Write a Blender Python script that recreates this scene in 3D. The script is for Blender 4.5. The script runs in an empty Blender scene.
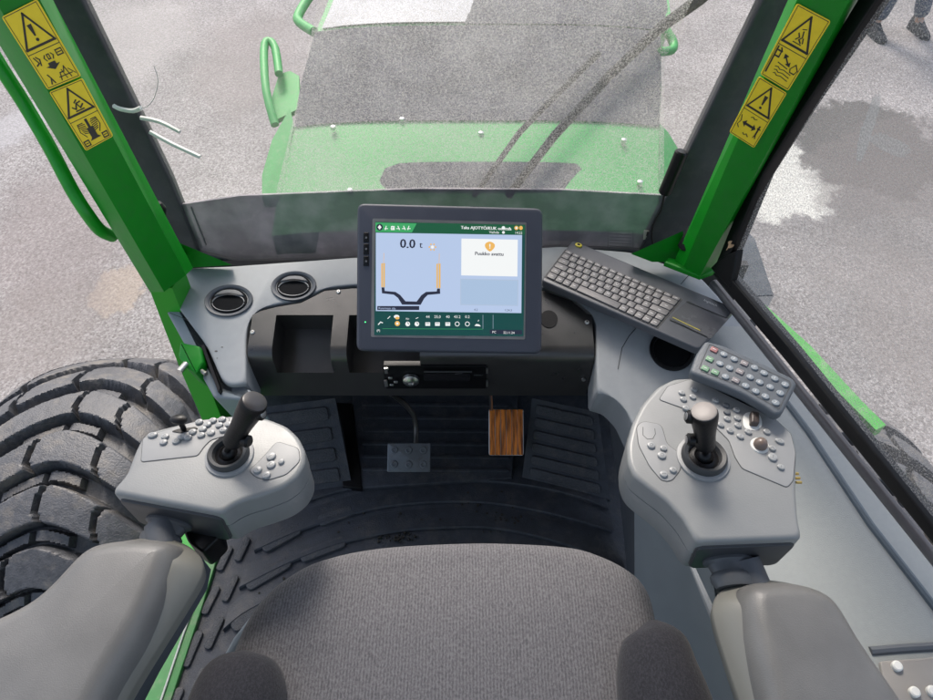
import bpy, bmesh, math, random
from mathutils import Vector, Matrix, noise
R = math.radians
random.seed(7)
S = bpy.context.scene
COL = S.collection
V = Vector

# ------------------------------------------------------------------ camera
F_PX, CX, CY, PITCH, CAM_Z = 679.0, 466.5, 350.0, 50.0, 1.45
cam_d = bpy.data.cameras.new('camera')
cam = bpy.data.objects.new('camera', cam_d); COL.objects.link(cam)
cam.location = (0, 0, CAM_Z); cam.rotation_euler = (R(90 - PITCH), 0, 0)
cam_d.sensor_width = 36.0; cam_d.lens = F_PX / 933.0 * 36.0
cam_d.clip_start = 0.02; cam_d.clip_end = 500
S.camera = cam
# ------------------------------------------------------------------ light
SUN_EL, SUN_AZ = 50.0, -14.0      # azimuth measured from +Y towards +X
w = bpy.data.worlds.new('World'); S.world = w; w.use_nodes = True
nt = w.node_tree; bg = nt.nodes['Background']
sky = nt.nodes.new('ShaderNodeTexSky'); sky.sky_type = 'NISHITA'; sky.sun_disc = False
sky.sun_elevation = R(SUN_EL); sky.sun_rotation = R(SUN_AZ)
sky.air_density = 1.0; sky.dust_density = 4.0; sky.ozone_density = 1.0
hs = nt.nodes.new('ShaderNodeHueSaturation'); hs.inputs['Saturation'].default_value = 0.75
nt.links.new(sky.outputs[0], hs.inputs['Color'])
nt.links.new(hs.outputs[0], bg.inputs[0]); bg.inputs[1].default_value = 0.15
sd = bpy.data.lights.new('sun', 'SUN'); sd.energy = 1.35; sd.angle = R(14); sd.color = (1, .93, .85)
sun = bpy.data.objects.new('sun', sd); COL.objects.link(sun)
sdir = V((math.sin(R(SUN_AZ)) * math.cos(R(SUN_EL)), math.cos(R(SUN_AZ)) * math.cos(R(SUN_EL)), math.sin(R(SUN_EL))))
sun.rotation_euler = sdir.to_track_quat('Z', 'Y').to_euler()
vs = S.view_settings; vs.view_transform = 'Standard'; vs.look = 'None'; vs.gamma = 1; vs.use_curve_mapping = False
vs.exposure = 1.0

# ------------------------------------------------------------------ frames
FW = V((0, math.cos(R(PITCH)), -math.sin(R(PITCH)))); UP = V((0, math.sin(R(PITCH)), math.cos(R(PITCH)))); RT = V((1, 0, 0))
CAMP = V((0, 0, CAM_Z))
def ray(px, py): return FW + RT * ((px - CX) / F_PX) - UP * ((py - CY) / F_PX)
def P(px, py, z):
    d = ray(px, py); return CAMP + d * ((z - CAM_Z) / d.z)
def PYY(px, py, y):
    d = ray(px, py); return CAMP + d * (y / d.y)
def D(px, py, dep): return CAMP + ray(px, py) * dep
class Fr:
    def __init__(s, o, u=(1, 0, 0), v=(0, 1, 0)):
        s.o = V(o); s.u = V(u).normalized(); n = s.u.cross(V(v)).normalized(); s.v = n.cross(s.u).normalized(); s.n = n
        s.M = Matrix(((s.u.x, s.v.x, n.x, s.o.x), (s.u.y, s.v.y, n.y, s.o.y), (s.u.z, s.v.z, n.z, s.o.z), (0, 0, 0, 1)))
        s.I = s.M.inverted()
    def at(s, px, py, c=0.0):
        d = ray(px, py); q = s.o + s.n * c
        t = (q - CAMP).dot(s.n) / d.dot(s.n)
        r = s.I @ (CAMP + d * t); return (r.x, r.y)
    def p(s, px, py, c=0.0):
        a = s.at(px, py, c); return V((a[0], a[1], c))
    def ats(s, pts, c=0.0): return [s.at(x, y, c) for x, y in pts]
    def loc(s, wv): return s.I @ V(wv)
    def w(s, a, b, c=0.0): return s.M @ V((a, b, c))
def crop(ox, oy, sc):
    return lambda pts: [(ox + x / sc, oy + y / sc) for x, y in pts]

# ------------------------------------------------------------------ materials
MATS = {}
def mat(name, col, rough=.5, metal=0.0, var=.12, vscale=30, bump=0.0, bscale=400, spec=.5, emit=None, coat=0, col2=None, mscale=3.0, dirt=None, dscale=8, damt=.5):
    """principled with two-scale colour variation, grain bump and optional dirt that has its own shape"""
    if name in MATS: return MATS[name]
    m = bpy.data.materials.new(name); m.use_nodes = True; t = m.node_tree; N = t.nodes; L = t.links
    b = N['Principled BSDF']; b.inputs['Roughness'].default_value = rough; b.inputs['Metallic'].default_value = metal
    b.inputs['Specular IOR Level'].default_value = spec; b.inputs['Coat Weight'].default_value = coat
    tc = N.new('ShaderNodeTexCoord')
    if emit:
        b.inputs['Emission Color'].default_value = (*col, 1); b.inputs['Emission Strength'].default_value = emit
        b.inputs['Base Color'].default_value = (.01, .01, .012, 1); b.inputs['Roughness'].default_value = .25
        MATS[name] = m; return m
    n1 = N.new('ShaderNodeTexNoise'); n1.inputs['Scale'].default_value = vscale; n1.inputs['Detail'].default_value = 6
    L.new(tc.outputs['Object'], n1.inputs['Vector'])
    n2 = N.new('ShaderNodeTexNoise'); n2.inputs['Scale'].default_value = mscale; n2.inputs['Detail'].default_value = 3
    L.new(tc.outputs['Object'], n2.inputs['Vector'])
    ad = N.new('ShaderNodeMath'); ad.operation = 'ADD'; L.new(n1.outputs[0], ad.inputs[0]); L.new(n2.outputs[0], ad.inputs[1])
    mr = N.new('ShaderNodeMapRange'); mr.inputs[1].default_value = .7; mr.inputs[2].default_value = 1.3
    L.new(ad.outputs[0], mr.inputs[0])
    mx = N.new('ShaderNodeMix'); mx.data_type = 'RGBA'
    c2 = col2 or tuple(min(1, c * (1 + var)) for c in col)
    mx.inputs[6].default_value = (*[c * (1 - var) for c in col], 1); mx.inputs[7].default_value = (*c2, 1)
    L.new(mr.outputs[0], mx.inputs[0])
    out = mx.outputs[2]
    if dirt:
        n3 = N.new('ShaderNodeTexNoise'); n3.inputs['Scale'].default_value = dscale; n3.inputs['Detail'].default_value = 8; n3.inputs['Roughness'].default_value = .7
        L.new(tc.outputs['Object'], n3.inputs['Vector'])
        r3 = N.new('ShaderNodeMapRange'); r3.inputs[1].default_value = .5; r3.inputs[2].default_value = .68; r3.inputs[4].default_value = damt
        L.new(n3.outputs[0], r3.inputs[0])
        m3 = N.new('ShaderNodeMix'); m3.data_type = 'RGBA'; L.new(r3.outputs[0], m3.inputs[0]); L.new(out, m3.inputs[6]); m3.inputs[7].default_value = (*dirt, 1)
        out = m3.outputs[2]
    L.new(out, b.inputs['Base Color'])
    rr = N.new('ShaderNodeMapRange'); rr.inputs[3].default_value = max(0, rough - .08); rr.inputs[4].default_value = min(1, rough + .1)
    L.new(n1.outputs[0], rr.inputs[0]); L.new(rr.outputs[0], b.inputs['Roughness'])
    if bump:
        nb = N.new('ShaderNodeTexNoise'); nb.inputs['Scale'].default_value = bscale; nb.inputs['Detail'].default_value = 2
        L.new(tc.outputs['Object'], nb.inputs['Vector'])
        bp = N.new('ShaderNodeBump'); bp.inputs['Strength'].default_value = bump; bp.inputs['Distance'].default_value = .002
        L.new(nb.outputs[0], bp.inputs['Height']); L.new(bp.outputs[0], b.inputs['Normal'])
    MATS[name] = m; return m
G_GREEN = mat('green_paint', (.004, .25, .012), .36, var=.08, spec=.35, coat=.0, bump=.1, bscale=90, dirt=(.02, .19, .03), dscale=50, damt=.4)
G_HOOD = mat('hood_green', (.03, .30, .06), .5, var=.1, dirt=(.2, .25, .17), dscale=30, damt=.35)
GREYP = mat('grey_plastic', (.32, .34, .355), .5, var=.05, bump=.12, bscale=700, vscale=60)
GREYD = mat('grey_plastic_blue', (.24, .275, .30), .5, var=.05, bump=.12, bscale=700)
LEDGE = mat('ledge_grey', (.285, .305, .305), .6, var=.05, bump=.2, bscale=600, vscale=120)
PODM = mat('pod_grey', (.225, .232, .232), .36, var=.05, bump=.08, bscale=500)
PODP = mat('pod_panel', (.26, .266, .27), .45, var=.03)
BUTM = mat('button_grey', (.30, .31, .315), .35, var=.03)
GROOVE = mat('groove_dark', (.05, .052, .055), .6)
BLACK = mat('black_plastic', (.005, .005, .006), .36, var=.2, bump=.1, spec=.3)
SEAL = mat('black_seal', (.045, .046, .055), .55, var=.3, vscale=20, dirt=(.09, .085, .085), dscale=14, damt=.6)
BLKMET = mat('black_metal', (.030, .0285, .0275), .30, var=.2, bump=.12, bscale=700, spec=1.0)
DARKBEZ = mat('bezel', (.05, .055, .075), .42, var=.06, bump=.05)
RUBMAT = mat('floor_rubber', (.036, .041, .052), .62, var=.3, vscale=60, bump=.5, bscale=350, dirt=(.095, .09, .085), dscale=20, damt=.6)
RUBPAD = mat('floor_rubber_pad', (.05, .054, .062), .65, var=.35, vscale=260, bump=1.0, bscale=420, dirt=(.12, .11, .1), dscale=30, damt=.5)
TYRE = mat('tyre_rubber', (.060, .062, .069), .5, var=.35, vscale=60, bump=.8, bscale=200, dirt=(.17, .15, .125), dscale=9, damt=.7)
RIM = mat('rim_paint', (.5, .38, .03), .4)
ARMM = mat('armrest_vinyl', (.155, .153, .147), .36, var=.16, bump=.16, bscale=800, vscale=20)
ARMS = mat('armrest_shell', (.19, .187, .165), .36, var=.05)
DKGREY = mat('dark_grey_plastic', (.09, .1, .115), .5, var=.1, bump=.1)
METAL = mat('bright_metal', (.6, .6, .58), .3, metal=1)
STEEL = mat('dull_steel', (.16, .18, .2), .4, metal=.6, var=.15, dirt=(.1, .09, .08), dscale=60)
WHITE = mat('white', (.75, .75, .72), .4)
YEL = mat('sticker_yellow', (.95, .70, .02), .35, var=.05, vscale=90)
SINK = mat('sticker_ink', (.03, .025, .02), .5)
KEYM = mat('key_grey', (.165, .16, .165), .45, var=.05)
KBD = mat('keyboard_body', (.085, .092, .108), .38, var=.06, bump=.05)
KMARK = mat('key_marking', (.6, .6, .6), .5)
REM = mat('remote_body', (.082, .096, .114), .5, var=.06, bump=.15)
SILV = mat('silver_paint', (.35, .35, .35), .3, metal=.7)

def wood():
    m = bpy.data.materials.new('wood_pad'); m.use_nodes = True; t = m.node_tree; N = t.nodes; L = t.links; b = N['Principled BSDF']
    tc = N.new('ShaderNodeTexCoord'); mp = N.new('ShaderNodeMapping'); mp.inputs['Scale'].default_value = (130, 14, 14)
    L.new(tc.outputs['Object'], mp.inputs[0]); n = N.new('ShaderNodeTexNoise'); n.inputs['Scale'].default_value = 1; n.inputs['Detail'].default_value = 6
    L.new(mp.outputs[0], n.inputs['Vector']); r = N.new('ShaderNodeValToRGB')
    r.color_ramp.elements[0].position = .38; r.color_ramp.elements[0].color = (.22, .055, .01, 1)
    r.color_ramp.elements[1].position = .6; r.color_ramp.elements[1].color = (1.0, .30, .04, 1)
    L.new(n.outputs[0], r.inputs[0]); L.new(r.outputs[0], b.inputs['Base Color']); b.inputs['Roughness'].default_value = .5
    return m
WOOD = wood()
def fabric(name, a, b_, stripes=True):
    m = bpy.data.materials.new(name); m.use_nodes = True; t = m.node_tree; N = t.nodes; L = t.links; b = N['Principled BSDF']
    tc = N.new('ShaderNodeTexCoord')
    mp = N.new('ShaderNodeMapping'); mp.inputs['Scale'].default_value = (1, .55, .6); L.new(tc.outputs['Object'], mp.inputs[0])
    n = N.new('ShaderNodeTexNoise'); n.inputs['Scale'].default_value = 520; n.inputs['Detail'].default_value = 3; L.new(mp.outputs[0], n.inputs['Vector'])
    wv = N.new('ShaderNodeTexWave'); wv.wave_type = 'BANDS'; wv.bands_direction = 'X'; wv.inputs['Scale'].default_value = 78; wv.inputs['Distortion'].default_value = 1.2; wv.inputs['Detail Scale'].default_value = .3
    wv.inputs['Detail'].default_value = 1; L.new(tc.outputs['Object'], wv.inputs['Vector'])
    n2 = N.new('ShaderNodeTexNoise'); n2.inputs['Scale'].default_value = 900; n2.inputs['Detail'].default_value = 2; L.new(tc.outputs['Object'], n2.inputs['Vector'])
    a1 = N.new('ShaderNodeMath'); a1.operation = 'MULTIPLY_ADD'; a1.inputs[1].default_value = .20 if stripes else 0; L.new(wv.outputs[1], a1.inputs[0]); L.new(n.outputs[0], a1.inputs[2])
    a2 = N.new('ShaderNodeMath'); a2.operation = 'MULTIPLY_ADD'; a2.inputs[1].default_value = .6; L.new(n2.outputs[0], a2.inputs[0]); L.new(a1.outputs[0], a2.inputs[2])
    r = N.new('ShaderNodeMapRange'); r.inputs[1].default_value = .68; r.inputs[2].default_value = 1.1; L.new(a2.outputs[0], r.inputs[0])
    mx = N.new('ShaderNodeMix'); mx.data_type = 'RGBA'; mx.inputs[6].default_value = (*a, 1); mx.inputs[7].default_value = (*b_, 1)
    L.new(r.outputs[0], mx.inputs[0]); L.new(mx.outputs[2], b.inputs['Base Color']); b.inputs['Roughness'].default_value = .95
    b.inputs['Sheen Weight'].default_value = .08
    bp = N.new('ShaderNodeBump'); bp.inputs['Strength'].default_value = .6; bp.inputs['Distance'].default_value = .001
    L.new(a2.outputs[0], bp.inputs['Height']); L.new(bp.outputs[0], b.inputs['Normal'])
    return m
FAB = fabric('seat_fabric', (.070, .068, .073), (.155, .151, .159))
FABD = fabric('seat_fabric_dark', (.012, .012, .016), (.032, .032, .040), False)
def asphalt():
    m = bpy.data.materials.new('asphalt'); m.use_nodes = True; t = m.node_tree; N = t.nodes; L = t.links; b = N['Principled BSDF']
    tc = N.new('ShaderNodeTexCoord')
    def ns(sc, de=4, rg=.5):
        n = N.new('ShaderNodeTexNoise'); n.inputs['Scale'].default_value = sc; n.inputs['Detail'].default_value = de; n.inputs['Roughness'].default_value = rg
        L.new(tc.outputs['Object'], n.inputs['Vector']); return n
    vo = N.new('ShaderNodeTexVoronoi'); vo.inputs['Scale'].default_value = 90; L.new(tc.outputs['Object'], vo.inputs['Vector'])
    n1, n2 = ns(60, 5, .7), ns(.9, 6, .65)
    r1 = N.new('ShaderNodeMapRange'); r1.inputs[1].default_value = .3; r1.inputs[2].default_value = .72; L.new(n1.outputs[0], r1.inputs[0])
    c1 = N.new('ShaderNodeMix'); c1.data_type = 'RGBA'; c1.inputs[6].default_value = (.12, .102, .096, 1); c1.inputs[7].default_value = (.31, .272, .260, 1); L.new(r1.outputs[0], c1.inputs[0])
    hv = N.new('ShaderNodeMix'); hv.data_type = 'RGBA'; hv.inputs[0].default_value = .25; L.new(c1.outputs[2], hv.inputs[6]); bw = N.new('ShaderNodeRGBToBW'); L.new(vo.outputs['Color'], bw.inputs[0]); L.new(bw.outputs[0], hv.inputs[7])
    sat = N.new('ShaderNodeHueSaturation'); sat.inputs['Saturation'].default_value = .75; sat.inputs['Value'].default_value = .88; L.new(hv.outputs[2], sat.inputs['Color'])
    r2 = N.new('ShaderNodeMapRange'); r2.inputs[1].default_value = .35; r2.inputs[2].default_value = .7; r2.inputs[3].default_value = .74; r2.inputs[4].default_value = 1.2; L.new(n2.outputs[0], r2.inputs[0])
    mu = N.new('ShaderNodeMix'); mu.data_type = 'RGBA'; mu.blend_type = 'MULTIPLY'; mu.inputs[0].default_value = 1; L.new(sat.outputs[0], mu.inputs[6]); L.new(r2.outputs[0], mu.inputs[7])
    L.new(mu.outputs[2], b.inputs['Base Color']); b.inputs['Roughness'].default_value = .9
    bp = N.new('ShaderNodeBump'); bp.inputs['Strength'].default_value = .5; bp.inputs['Distance'].default_value = .006; L.new(n1.outputs[0], bp.inputs['Height']); L.new(bp.outputs[0], b.inputs['Normal'])
    return m
def blob(t, c, rx, ry, ang=0, edge=.25, warp=.85, wscale=1.9, coord='Object', hard=1.0):
    """0..1 mask of an uneven blob at c in object space"""
    N = t.nodes; L = t.links; tc = N.new('ShaderNodeTexCoord'); mp = N.new('ShaderNodeMapping'); mp.vector_type = 'TEXTURE'
    mp.inputs['Location'].default_value = (c[0], c[1], 0); mp.inputs['Rotation'].default_value = (0, 0, ang); mp.inputs['Scale'].default_value = (rx, ry, 1); L.new(tc.outputs[coord], mp.inputs[0])
    n = N.new('ShaderNodeTexNoise'); n.inputs['Scale'].default_value = wscale; n.inputs['Detail'].default_value = 8; n.inputs['Roughness'].default_value = .72; n.inputs['Distortion'].default_value = .4; L.new(mp.outputs[0], n.inputs['Vector'])
    ln = N.new('ShaderNodeVectorMath'); ln.operation = 'LENGTH'; L.new(mp.outputs[0], ln.inputs[0])
    a = N.new('ShaderNodeMath'); a.operation = 'MULTIPLY_ADD'; L.new(n.outputs[0], a.inputs[0]); a.inputs[1].default_value = warp * 2; L.new(ln.outputs['Value'], a.inputs[2])
    r_ = N.new('ShaderNodeMapRange'); r_.interpolation_type = 'SMOOTHSTEP'; r_.inputs[1].default_value = 1 + warp - edge; r_.inputs[2].default_value = 1 + warp + edge; r_.inputs[3].default_value = hard; r_.inputs[4].default_value = 0; L.new(a.outputs[0], r_.inputs[0])
    return r_.outputs[0]
ASPH = asphalt()
def stains():
    t = ASPH.node_tree; N = t.nodes; L = t.links; b = N['Principled BSDF']; cur = b.inputs['Base Color'].links[0].from_socket
    G = Fr((0, 0, -1.6))
    for (px, rx, ry, ang, col, k, edge) in [((118, 290), .17, .21, .2, (.32, .265, .215), .65, .12), ((8, 130), .22, .45, -.4, (.34, .335, .345), .6, .25), ((60, 230), .5, .7, .3, (.20, .17, .165), .5, .4),
            ((770, 178), .50, .46, 0, (.56, .56, .52), .85, .10), ((868, 145), .62, .60, .3, (.075, .07, .066), .9, .09), ((905, 215), .55, .6, .1, (.13, .12, .115), .5, .3), ((900, 165), .9, .5, .5, (.14, .125, .12), .5, .12),
            ((250, 60), .5, .9, .2, (.22, .19, .18), .4, .4), ((130, 40), .5, .8, 0, (.34, .32, .31), .5, .3), ((40, 330), .4, .4, 0, (.20, .175, .165), .5, .4), ((930, 330), .5, .8, .4, (.2, .18, .17), .5, .4)]:
        c = G.at(*px); m = blob(t, c, rx, ry, ang, edge); mu = N.new('ShaderNodeMath'); mu.operation = 'MULTIPLY'; mu.inputs[1].default_value = k; L.new(m, mu.inputs[0])
        x = N.new('ShaderNodeMix'); x.data_type = 'RGBA'; L.new(mu.outputs[0], x.inputs[0]); L.new(cur, x.inputs[6]); x.inputs[7].default_value = (*col, 1); cur = x.outputs[2]
    n = N.new('ShaderNodeTexNoise'); n.inputs['Scale'].default_value = 45; n.inputs['Detail'].default_value = 6; n.inputs['Roughness'].default_value = .8; tc = N.new('ShaderNodeTexCoord'); L.new(tc.outputs['Object'], n.inputs['Vector'])
    r_ = N.new('ShaderNodeMapRange'); r_.inputs[1].default_value = .35; r_.inputs[2].default_value = .65; r_.inputs[3].default_value = .72; r_.inputs[4].default_value = 1.22; L.new(n.outputs[0], r_.inputs[0])
    x = N.new('ShaderNodeMix'); x.data_type = 'RGBA'; x.blend_type = 'MULTIPLY'; x.inputs[0].default_value = 1; L.new(cur, x.inputs[6]); L.new(r_.outputs[0], x.inputs[7]); L.new(x.outputs[2], b.inputs['Base Color'])
stains()
def dust_glass(name, base, speck, smear, scale=420, smscale=2.5, hi=None, blobs=()):
    """clear pane under a film of dust: even film, grains and smears (all by position on the pane)"""
    m = bpy.data.materials.new(name); m.use_nodes = True; t = m.node_tree; N = t.nodes; L = t.links
    for n in list(N): N.remove(n)
    o = N.new('ShaderNodeOutputMaterial'); tr = N.new('ShaderNodeBsdfTransparent'); gl = N.new('ShaderNodeBsdfGlossy'); gl.inputs['Roughness'].default_value = .03
    fr = N.new('ShaderNodeFresnel'); fr.inputs[0].default_value = 1.18
    g = N.new('ShaderNodeMixShader'); L.new(fr.outputs[0], g.inputs[0]); L.new(tr.outputs[0], g.inputs[1]); L.new(gl.outputs[0], g.inputs[2])
    df = N.new('ShaderNodeBsdfDiffuse'); df.inputs[0].default_value = (.62, .60, .57, 1); tl = N.new('ShaderNodeBsdfTranslucent'); tl.inputs[0].default_value = (.62, .60, .57, 1)
    dm = N.new('ShaderNodeMixShader'); dm.inputs[0].default_value = .5; L.new(df.outputs[0], dm.inputs[1]); L.new(tl.outputs[0], dm.inputs[2])
    tc = N.new('ShaderNodeTexCoord')
    n1 = N.new('ShaderNodeTexNoise'); n1.inputs['Scale'].default_value = scale; n1.inputs['Detail'].default_value = 2; n1.inputs['Roughness'].default_value = .8; L.new(tc.outputs['Object'], n1.inputs['Vector'])
    r1 = N.new('ShaderNodeMapRange'); r1.inputs[1].default_value = .42; r1.inputs[2].default_value = .66; r1.inputs[4].default_value = speck; L.new(n1.outputs[0], r1.inputs[0])
    n2 = N.new('ShaderNodeTexNoise'); n2.inputs['Scale'].default_value = smscale; n2.inputs['Detail'].default_value = 7; n2.inputs['Roughness'].default_value = .6; n2.inputs['Distortion'].default_value = .6; L.new(tc.outputs['Object'], n2.inputs['Vector'])
    r2 = N.new('ShaderNodeMapRange'); r2.inputs[1].default_value = .45; r2.inputs[2].default_value = .62; r2.inputs[4].default_value = smear; L.new(n2.outputs[0], r2.inputs[0])
    a = N.new('ShaderNodeMath'); a.operation = 'ADD'; L.new(r1.outputs[0], a.inputs[0]); L.new(r2.outputs[0], a.inputs[1])
    a2 = N.new('ShaderNodeMath'); a2.operation = 'ADD'; a2.use_clamp = True; L.new(a.outputs[0], a2.inputs[0]); a2.inputs[1].default_value = base; top = a2.outputs[0]
    for (c, rx, ry, ang, k) in blobs:
        bl = blob(t, c, rx, ry, ang, .06, .6, 1.6); q = N.new('ShaderNodeMath'); q.operation = 'MULTIPLY_ADD'; q.use_clamp = True; q.inputs[1].default_value = k; L.new(bl, q.inputs[0]); L.new(top, q.inputs[2]); top = q.outputs[0]
    f = N.new('ShaderNodeMixShader'); L.new(top, f.inputs[0]); L.new(g.outputs[0], f.inputs[1]); L.new(dm.outputs[0], f.inputs[2]); L.new(f.outputs[0], o.inputs[0])
    return m
GL_FRONT = dust_glass('dusty_windscreen', .18, .50, .16, 420, 3.0)
GL_CLEAN = dust_glass('wiped_windscreen', .06, .12, .10, 420, 3.0)
def tinted():
    m = bpy.data.materials.new('tinted_lower_pane'); m.use_nodes = True; t = m.node_tree; N = t.nodes; L = t.links; b = N['Principled BSDF']; o = N['Material Output']
    tc = N.new('ShaderNodeTexCoord'); n = N.new('ShaderNodeTexNoise'); n.inputs['Scale'].default_value = 11; n.inputs['Detail'].default_value = 6; L.new(tc.outputs['Object'], n.inputs['Vector'])
    mx = N.new('ShaderNodeMix'); mx.data_type = 'RGBA'; r = N.new('ShaderNodeMapRange'); r.inputs[1].default_value = .42; r.inputs[2].default_value = .62; L.new(n.outputs[0], r.inputs[0]); L.new(r.outputs[0], mx.inputs[0])
    mx.inputs[6].default_value = (.21, .20, .225, 1); mx.inputs[7].default_value = (.42, .385, .41, 1); L.new(mx.outputs[2], b.inputs['Base Color']); b.inputs['Roughness'].default_value = .35
    tr = N.new('ShaderNodeBsdfTransparent'); tr.inputs[0].default_value = (.72, .72, .74, 1); s = N.new('ShaderNodeMixShader'); s.inputs[0].default_value = .60
    L.new(tr.outputs[0], s.inputs[1]); L.new(b.outputs[0], s.inputs[2]); L.new(s.outputs[0], o.inputs[0]); return m
TINT = tinted()

# ------------------------------------------------------------------ mesh builder
class MB:
    def __init__(s, F):
        s.F = F; s.T = Matrix.Identity(4); s.bm = bmesh.new(); s.mats = []; s.mi = 0
    def use(s, G): s.T = s.F.I @ G.M if G else Matrix.Identity(4); return s
    def m(s, material):
        if material not in s.mats: s.mats.append(material)
        s.mi = s.mats.index(material); return s
    def v(s, co): return s.bm.verts.new(s.T @ V(co))
    def f(s, vs):
        try: fc = s.bm.faces.new(vs)
        except ValueError: return None
        fc.material_index = s.mi; fc.smooth = True; return fc
    def poly(s, pts3): return s.f([s.v(p) for p in pts3])
    def rings(s, loops, cap0=True, cap1=True, closed=True):
        rs = [[s.v(p) for p in l] for l in loops]; n = len(rs[0])
        for a, b in zip(rs, rs[1:]):
            for i in range(n if closed else n - 1):
                j = (i + 1) % n; s.f([a[i], a[j], b[j], b[i]])
        if cap0: s.f(list(reversed(rs[0])))
        if cap1: s.f(rs[-1])
        return s
    def soft(s, pts, prof, cap0=True, cap1=True):
        """loft of an evenly sampled outline through (inset, height) pairs"""
        p = ccw(pts); cur = 0; L = []
        for d, h in prof:
            if abs(d - cur) > 1e-7: p = sinset(p, d - cur, max(1, int(abs(d - cur) / .003))); cur = d
            L.append([(x, y, h) for x, y in p])
        return s.rings(L, cap0, cap1)
    def prism(s, pts, top, bot, r=0.0, rb=0.0, seg=3, flare=0.0, cap0=True):
        """pts 2D outline (any winding); rounded top edge radius r, bottom edge rb"""
        pts = ccw(pts); L = []
        if rb:
            for k in range(seg + 1):
                t = k / seg * math.pi / 2; L.append([(x, y, bot + rb * (1 - math.sin(t))) for x, y in inset(pts, flare + rb * (1 - math.cos(t)))])
            L = [[(x, y, bot + rb - rb * math.cos(k / seg * math.pi / 2)) for x, y in inset(pts, flare + rb - rb * math.sin(k / seg * math.pi / 2))] for k in range(seg + 1)]
        else: L.append([(x, y, bot) for x, y in inset(pts, flare)])
        if r:
            for k in range(seg + 1):
                t = k / seg * math.pi / 2
                L.append([(x, y, top - r + r * math.sin(t)) for x, y in inset(pts, r - r * math.cos(t))])
        else: L.append([(x, y, top) for x, y in pts])
        return s.rings(L, cap0)
    def box(s, x0, x1, y0, y1, z0, z1, r=0.0):
        if r: return s.prism(rrect(x0, y0, x1, y1, min(r * 1.2, abs(x1 - x0) * .45, abs(y1 - y0) * .45)), z1, z0, min(r, abs(z1 - z0) * .45))
        return s.rings([[(x0, y0, z), (x1, y0, z), (x1, y1, z), (x0, y1, z)] for z in (z0, z1)])
    def tube(s, path, rad, n=12, smooth=0, caps=True):
        path = [V(p) for p in path]
        rads = list(rad) if hasattr(rad, '__len__') else [rad] * len(path)
        if smooth:
            path, rads = cat3(path, rads, smooth)
        loops = []; prev = None
        for i, p in enumerate(path):
            d = (path[min(i + 1, len(path) - 1)] - path[max(i - 1, 0)]).normalized()
            if prev is None: a = d.orthogonal().normalized()
            else: a = (prev - d * prev.dot(d)).normalized()
            prev = a; b = d.cross(a)
            loops.append([p + (a * math.cos(2 * math.pi * k / n) + b * math.sin(2 * math.pi * k / n)) * rads[i] for k in range(n)])
        return s.rings(loops, caps, caps)
    def lathe(s, c, prof, n=28, axis=None, sx=1, sy=1):
        """prof [(r,h)] along axis (default local z)"""
        c = V(c); ax = V(axis or (0, 0, 1)).normalized(); a = ax.orthogonal().normalized() if abs(ax.z) < .999 else V((1, 0, 0)); b = ax.cross(a)
        return s.rings([[c + (a * sx * math.cos(2 * math.pi * k / n) + b * sy * math.sin(2 * math.pi * k / n)) * r + ax * h for k in range(n)] for r, h in prof])
    def quad(s, x0, y0, x1, y1, c): return s.poly([(x0, y0, c), (x1, y0, c), (x1, y1, c), (x0, y1, c)])
    def text(s, txt, a, b, c, size, rot=0.0, align='LEFT', xdir=None):
        cu = bpy.data.curves.new('t', 'FONT'); cu.body = txt; cu.size = size; cu.align_x = align; cu.resolution_u = 2
        o = bpy.data.objects.new('t', cu); me = bpy.data.meshes.new_from_object(o)
        Rm = Matrix.Rotation(rot, 3, 'Z'); vs_ = [s.v(V((a, b, c)) + Rm @ v.co) for v in me.vertices]
        for p in me.polygons: s.f([vs_[i] for i in p.vertices])
        bpy.data.objects.remove(o); bpy.data.curves.remove(cu); bpy.data.meshes.remove(me); return s
    def stroke(s, pts, wd, c, closed=False):
        """flat line of width wd in the plane at height c"""
        pts = [V((p[0], p[1])) for p in pts]; n = len(pts); k = n if closed else n - 1
        for i in range(k):
            a, b = pts[i], pts[(i + 1) % n]; d = (b - a); 
            if d.length < 1e-7: continue
            d.normalize(); q = V((-d.y, d.x)) * wd / 2; e = d * wd / 2
            cc = c + (i % 2) * 3e-5
            s.poly([(*(a - q - e), cc), (*(b - q + e), cc), (*(b + q + e), cc), (*(a + q - e), cc)])
        return s
    def mesh(s, name, sharp=38):
        bm = s.bm; bmesh.ops.recalc_face_normals(bm, faces=bm.faces)
        lim = R(sharp)
        for e in bm.edges:
            if len(e.link_faces) == 2 and e.calc_face_angle(0) > lim: e.smooth = False
        me = bpy.data.meshes.new(name); bm.to_mesh(me); bm.free()
        for m_ in (s.mats or [BLACK]): me.materials.append(m_)
        return me
    def build(s, name, parent=None, label=None, sharp=38):
        o = bpy.data.objects.new(name, s.mesh(name, sharp)); COL.objects.link(o)
        if parent is not None: o.parent = parent
        else: o.matrix_world = s.F.M
        if label: o['label'] = label
        return o
def ccw(p):
    a = sum(p[i][0] * p[(i + 1) % len(p)][1] - p[(i + 1) % len(p)][0] * p[i][1] for i in range(len(p)))
    return list(p) if a > 0 else list(reversed(p))
def inset(pts, d):
    if abs(d) < 1e-9: return pts
    n = len(pts); out = []
    for i in range(n):
        a, b, c = V(pts[i - 1]), V(pts[i]), V(pts[(i + 1) % n])
        e1 = (b - a); e2 = (c - b)
        if e1.length < 1e-9 or e2.length < 1e-9: out.append(tuple(b)); continue
        e1.normalize(); e2.normalize(); n1 = V((-e1.y, e1.x)); n2 = V((-e2.y, e2.x)); m = n1 + n2
        if m.length < 1e-6: out.append(tuple(b)); continue
        m.normalize(); k = d / max(.5, m.dot(n1)); out.append((b.x + m.x * k, b.y + m.y * k))
    return out
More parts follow.
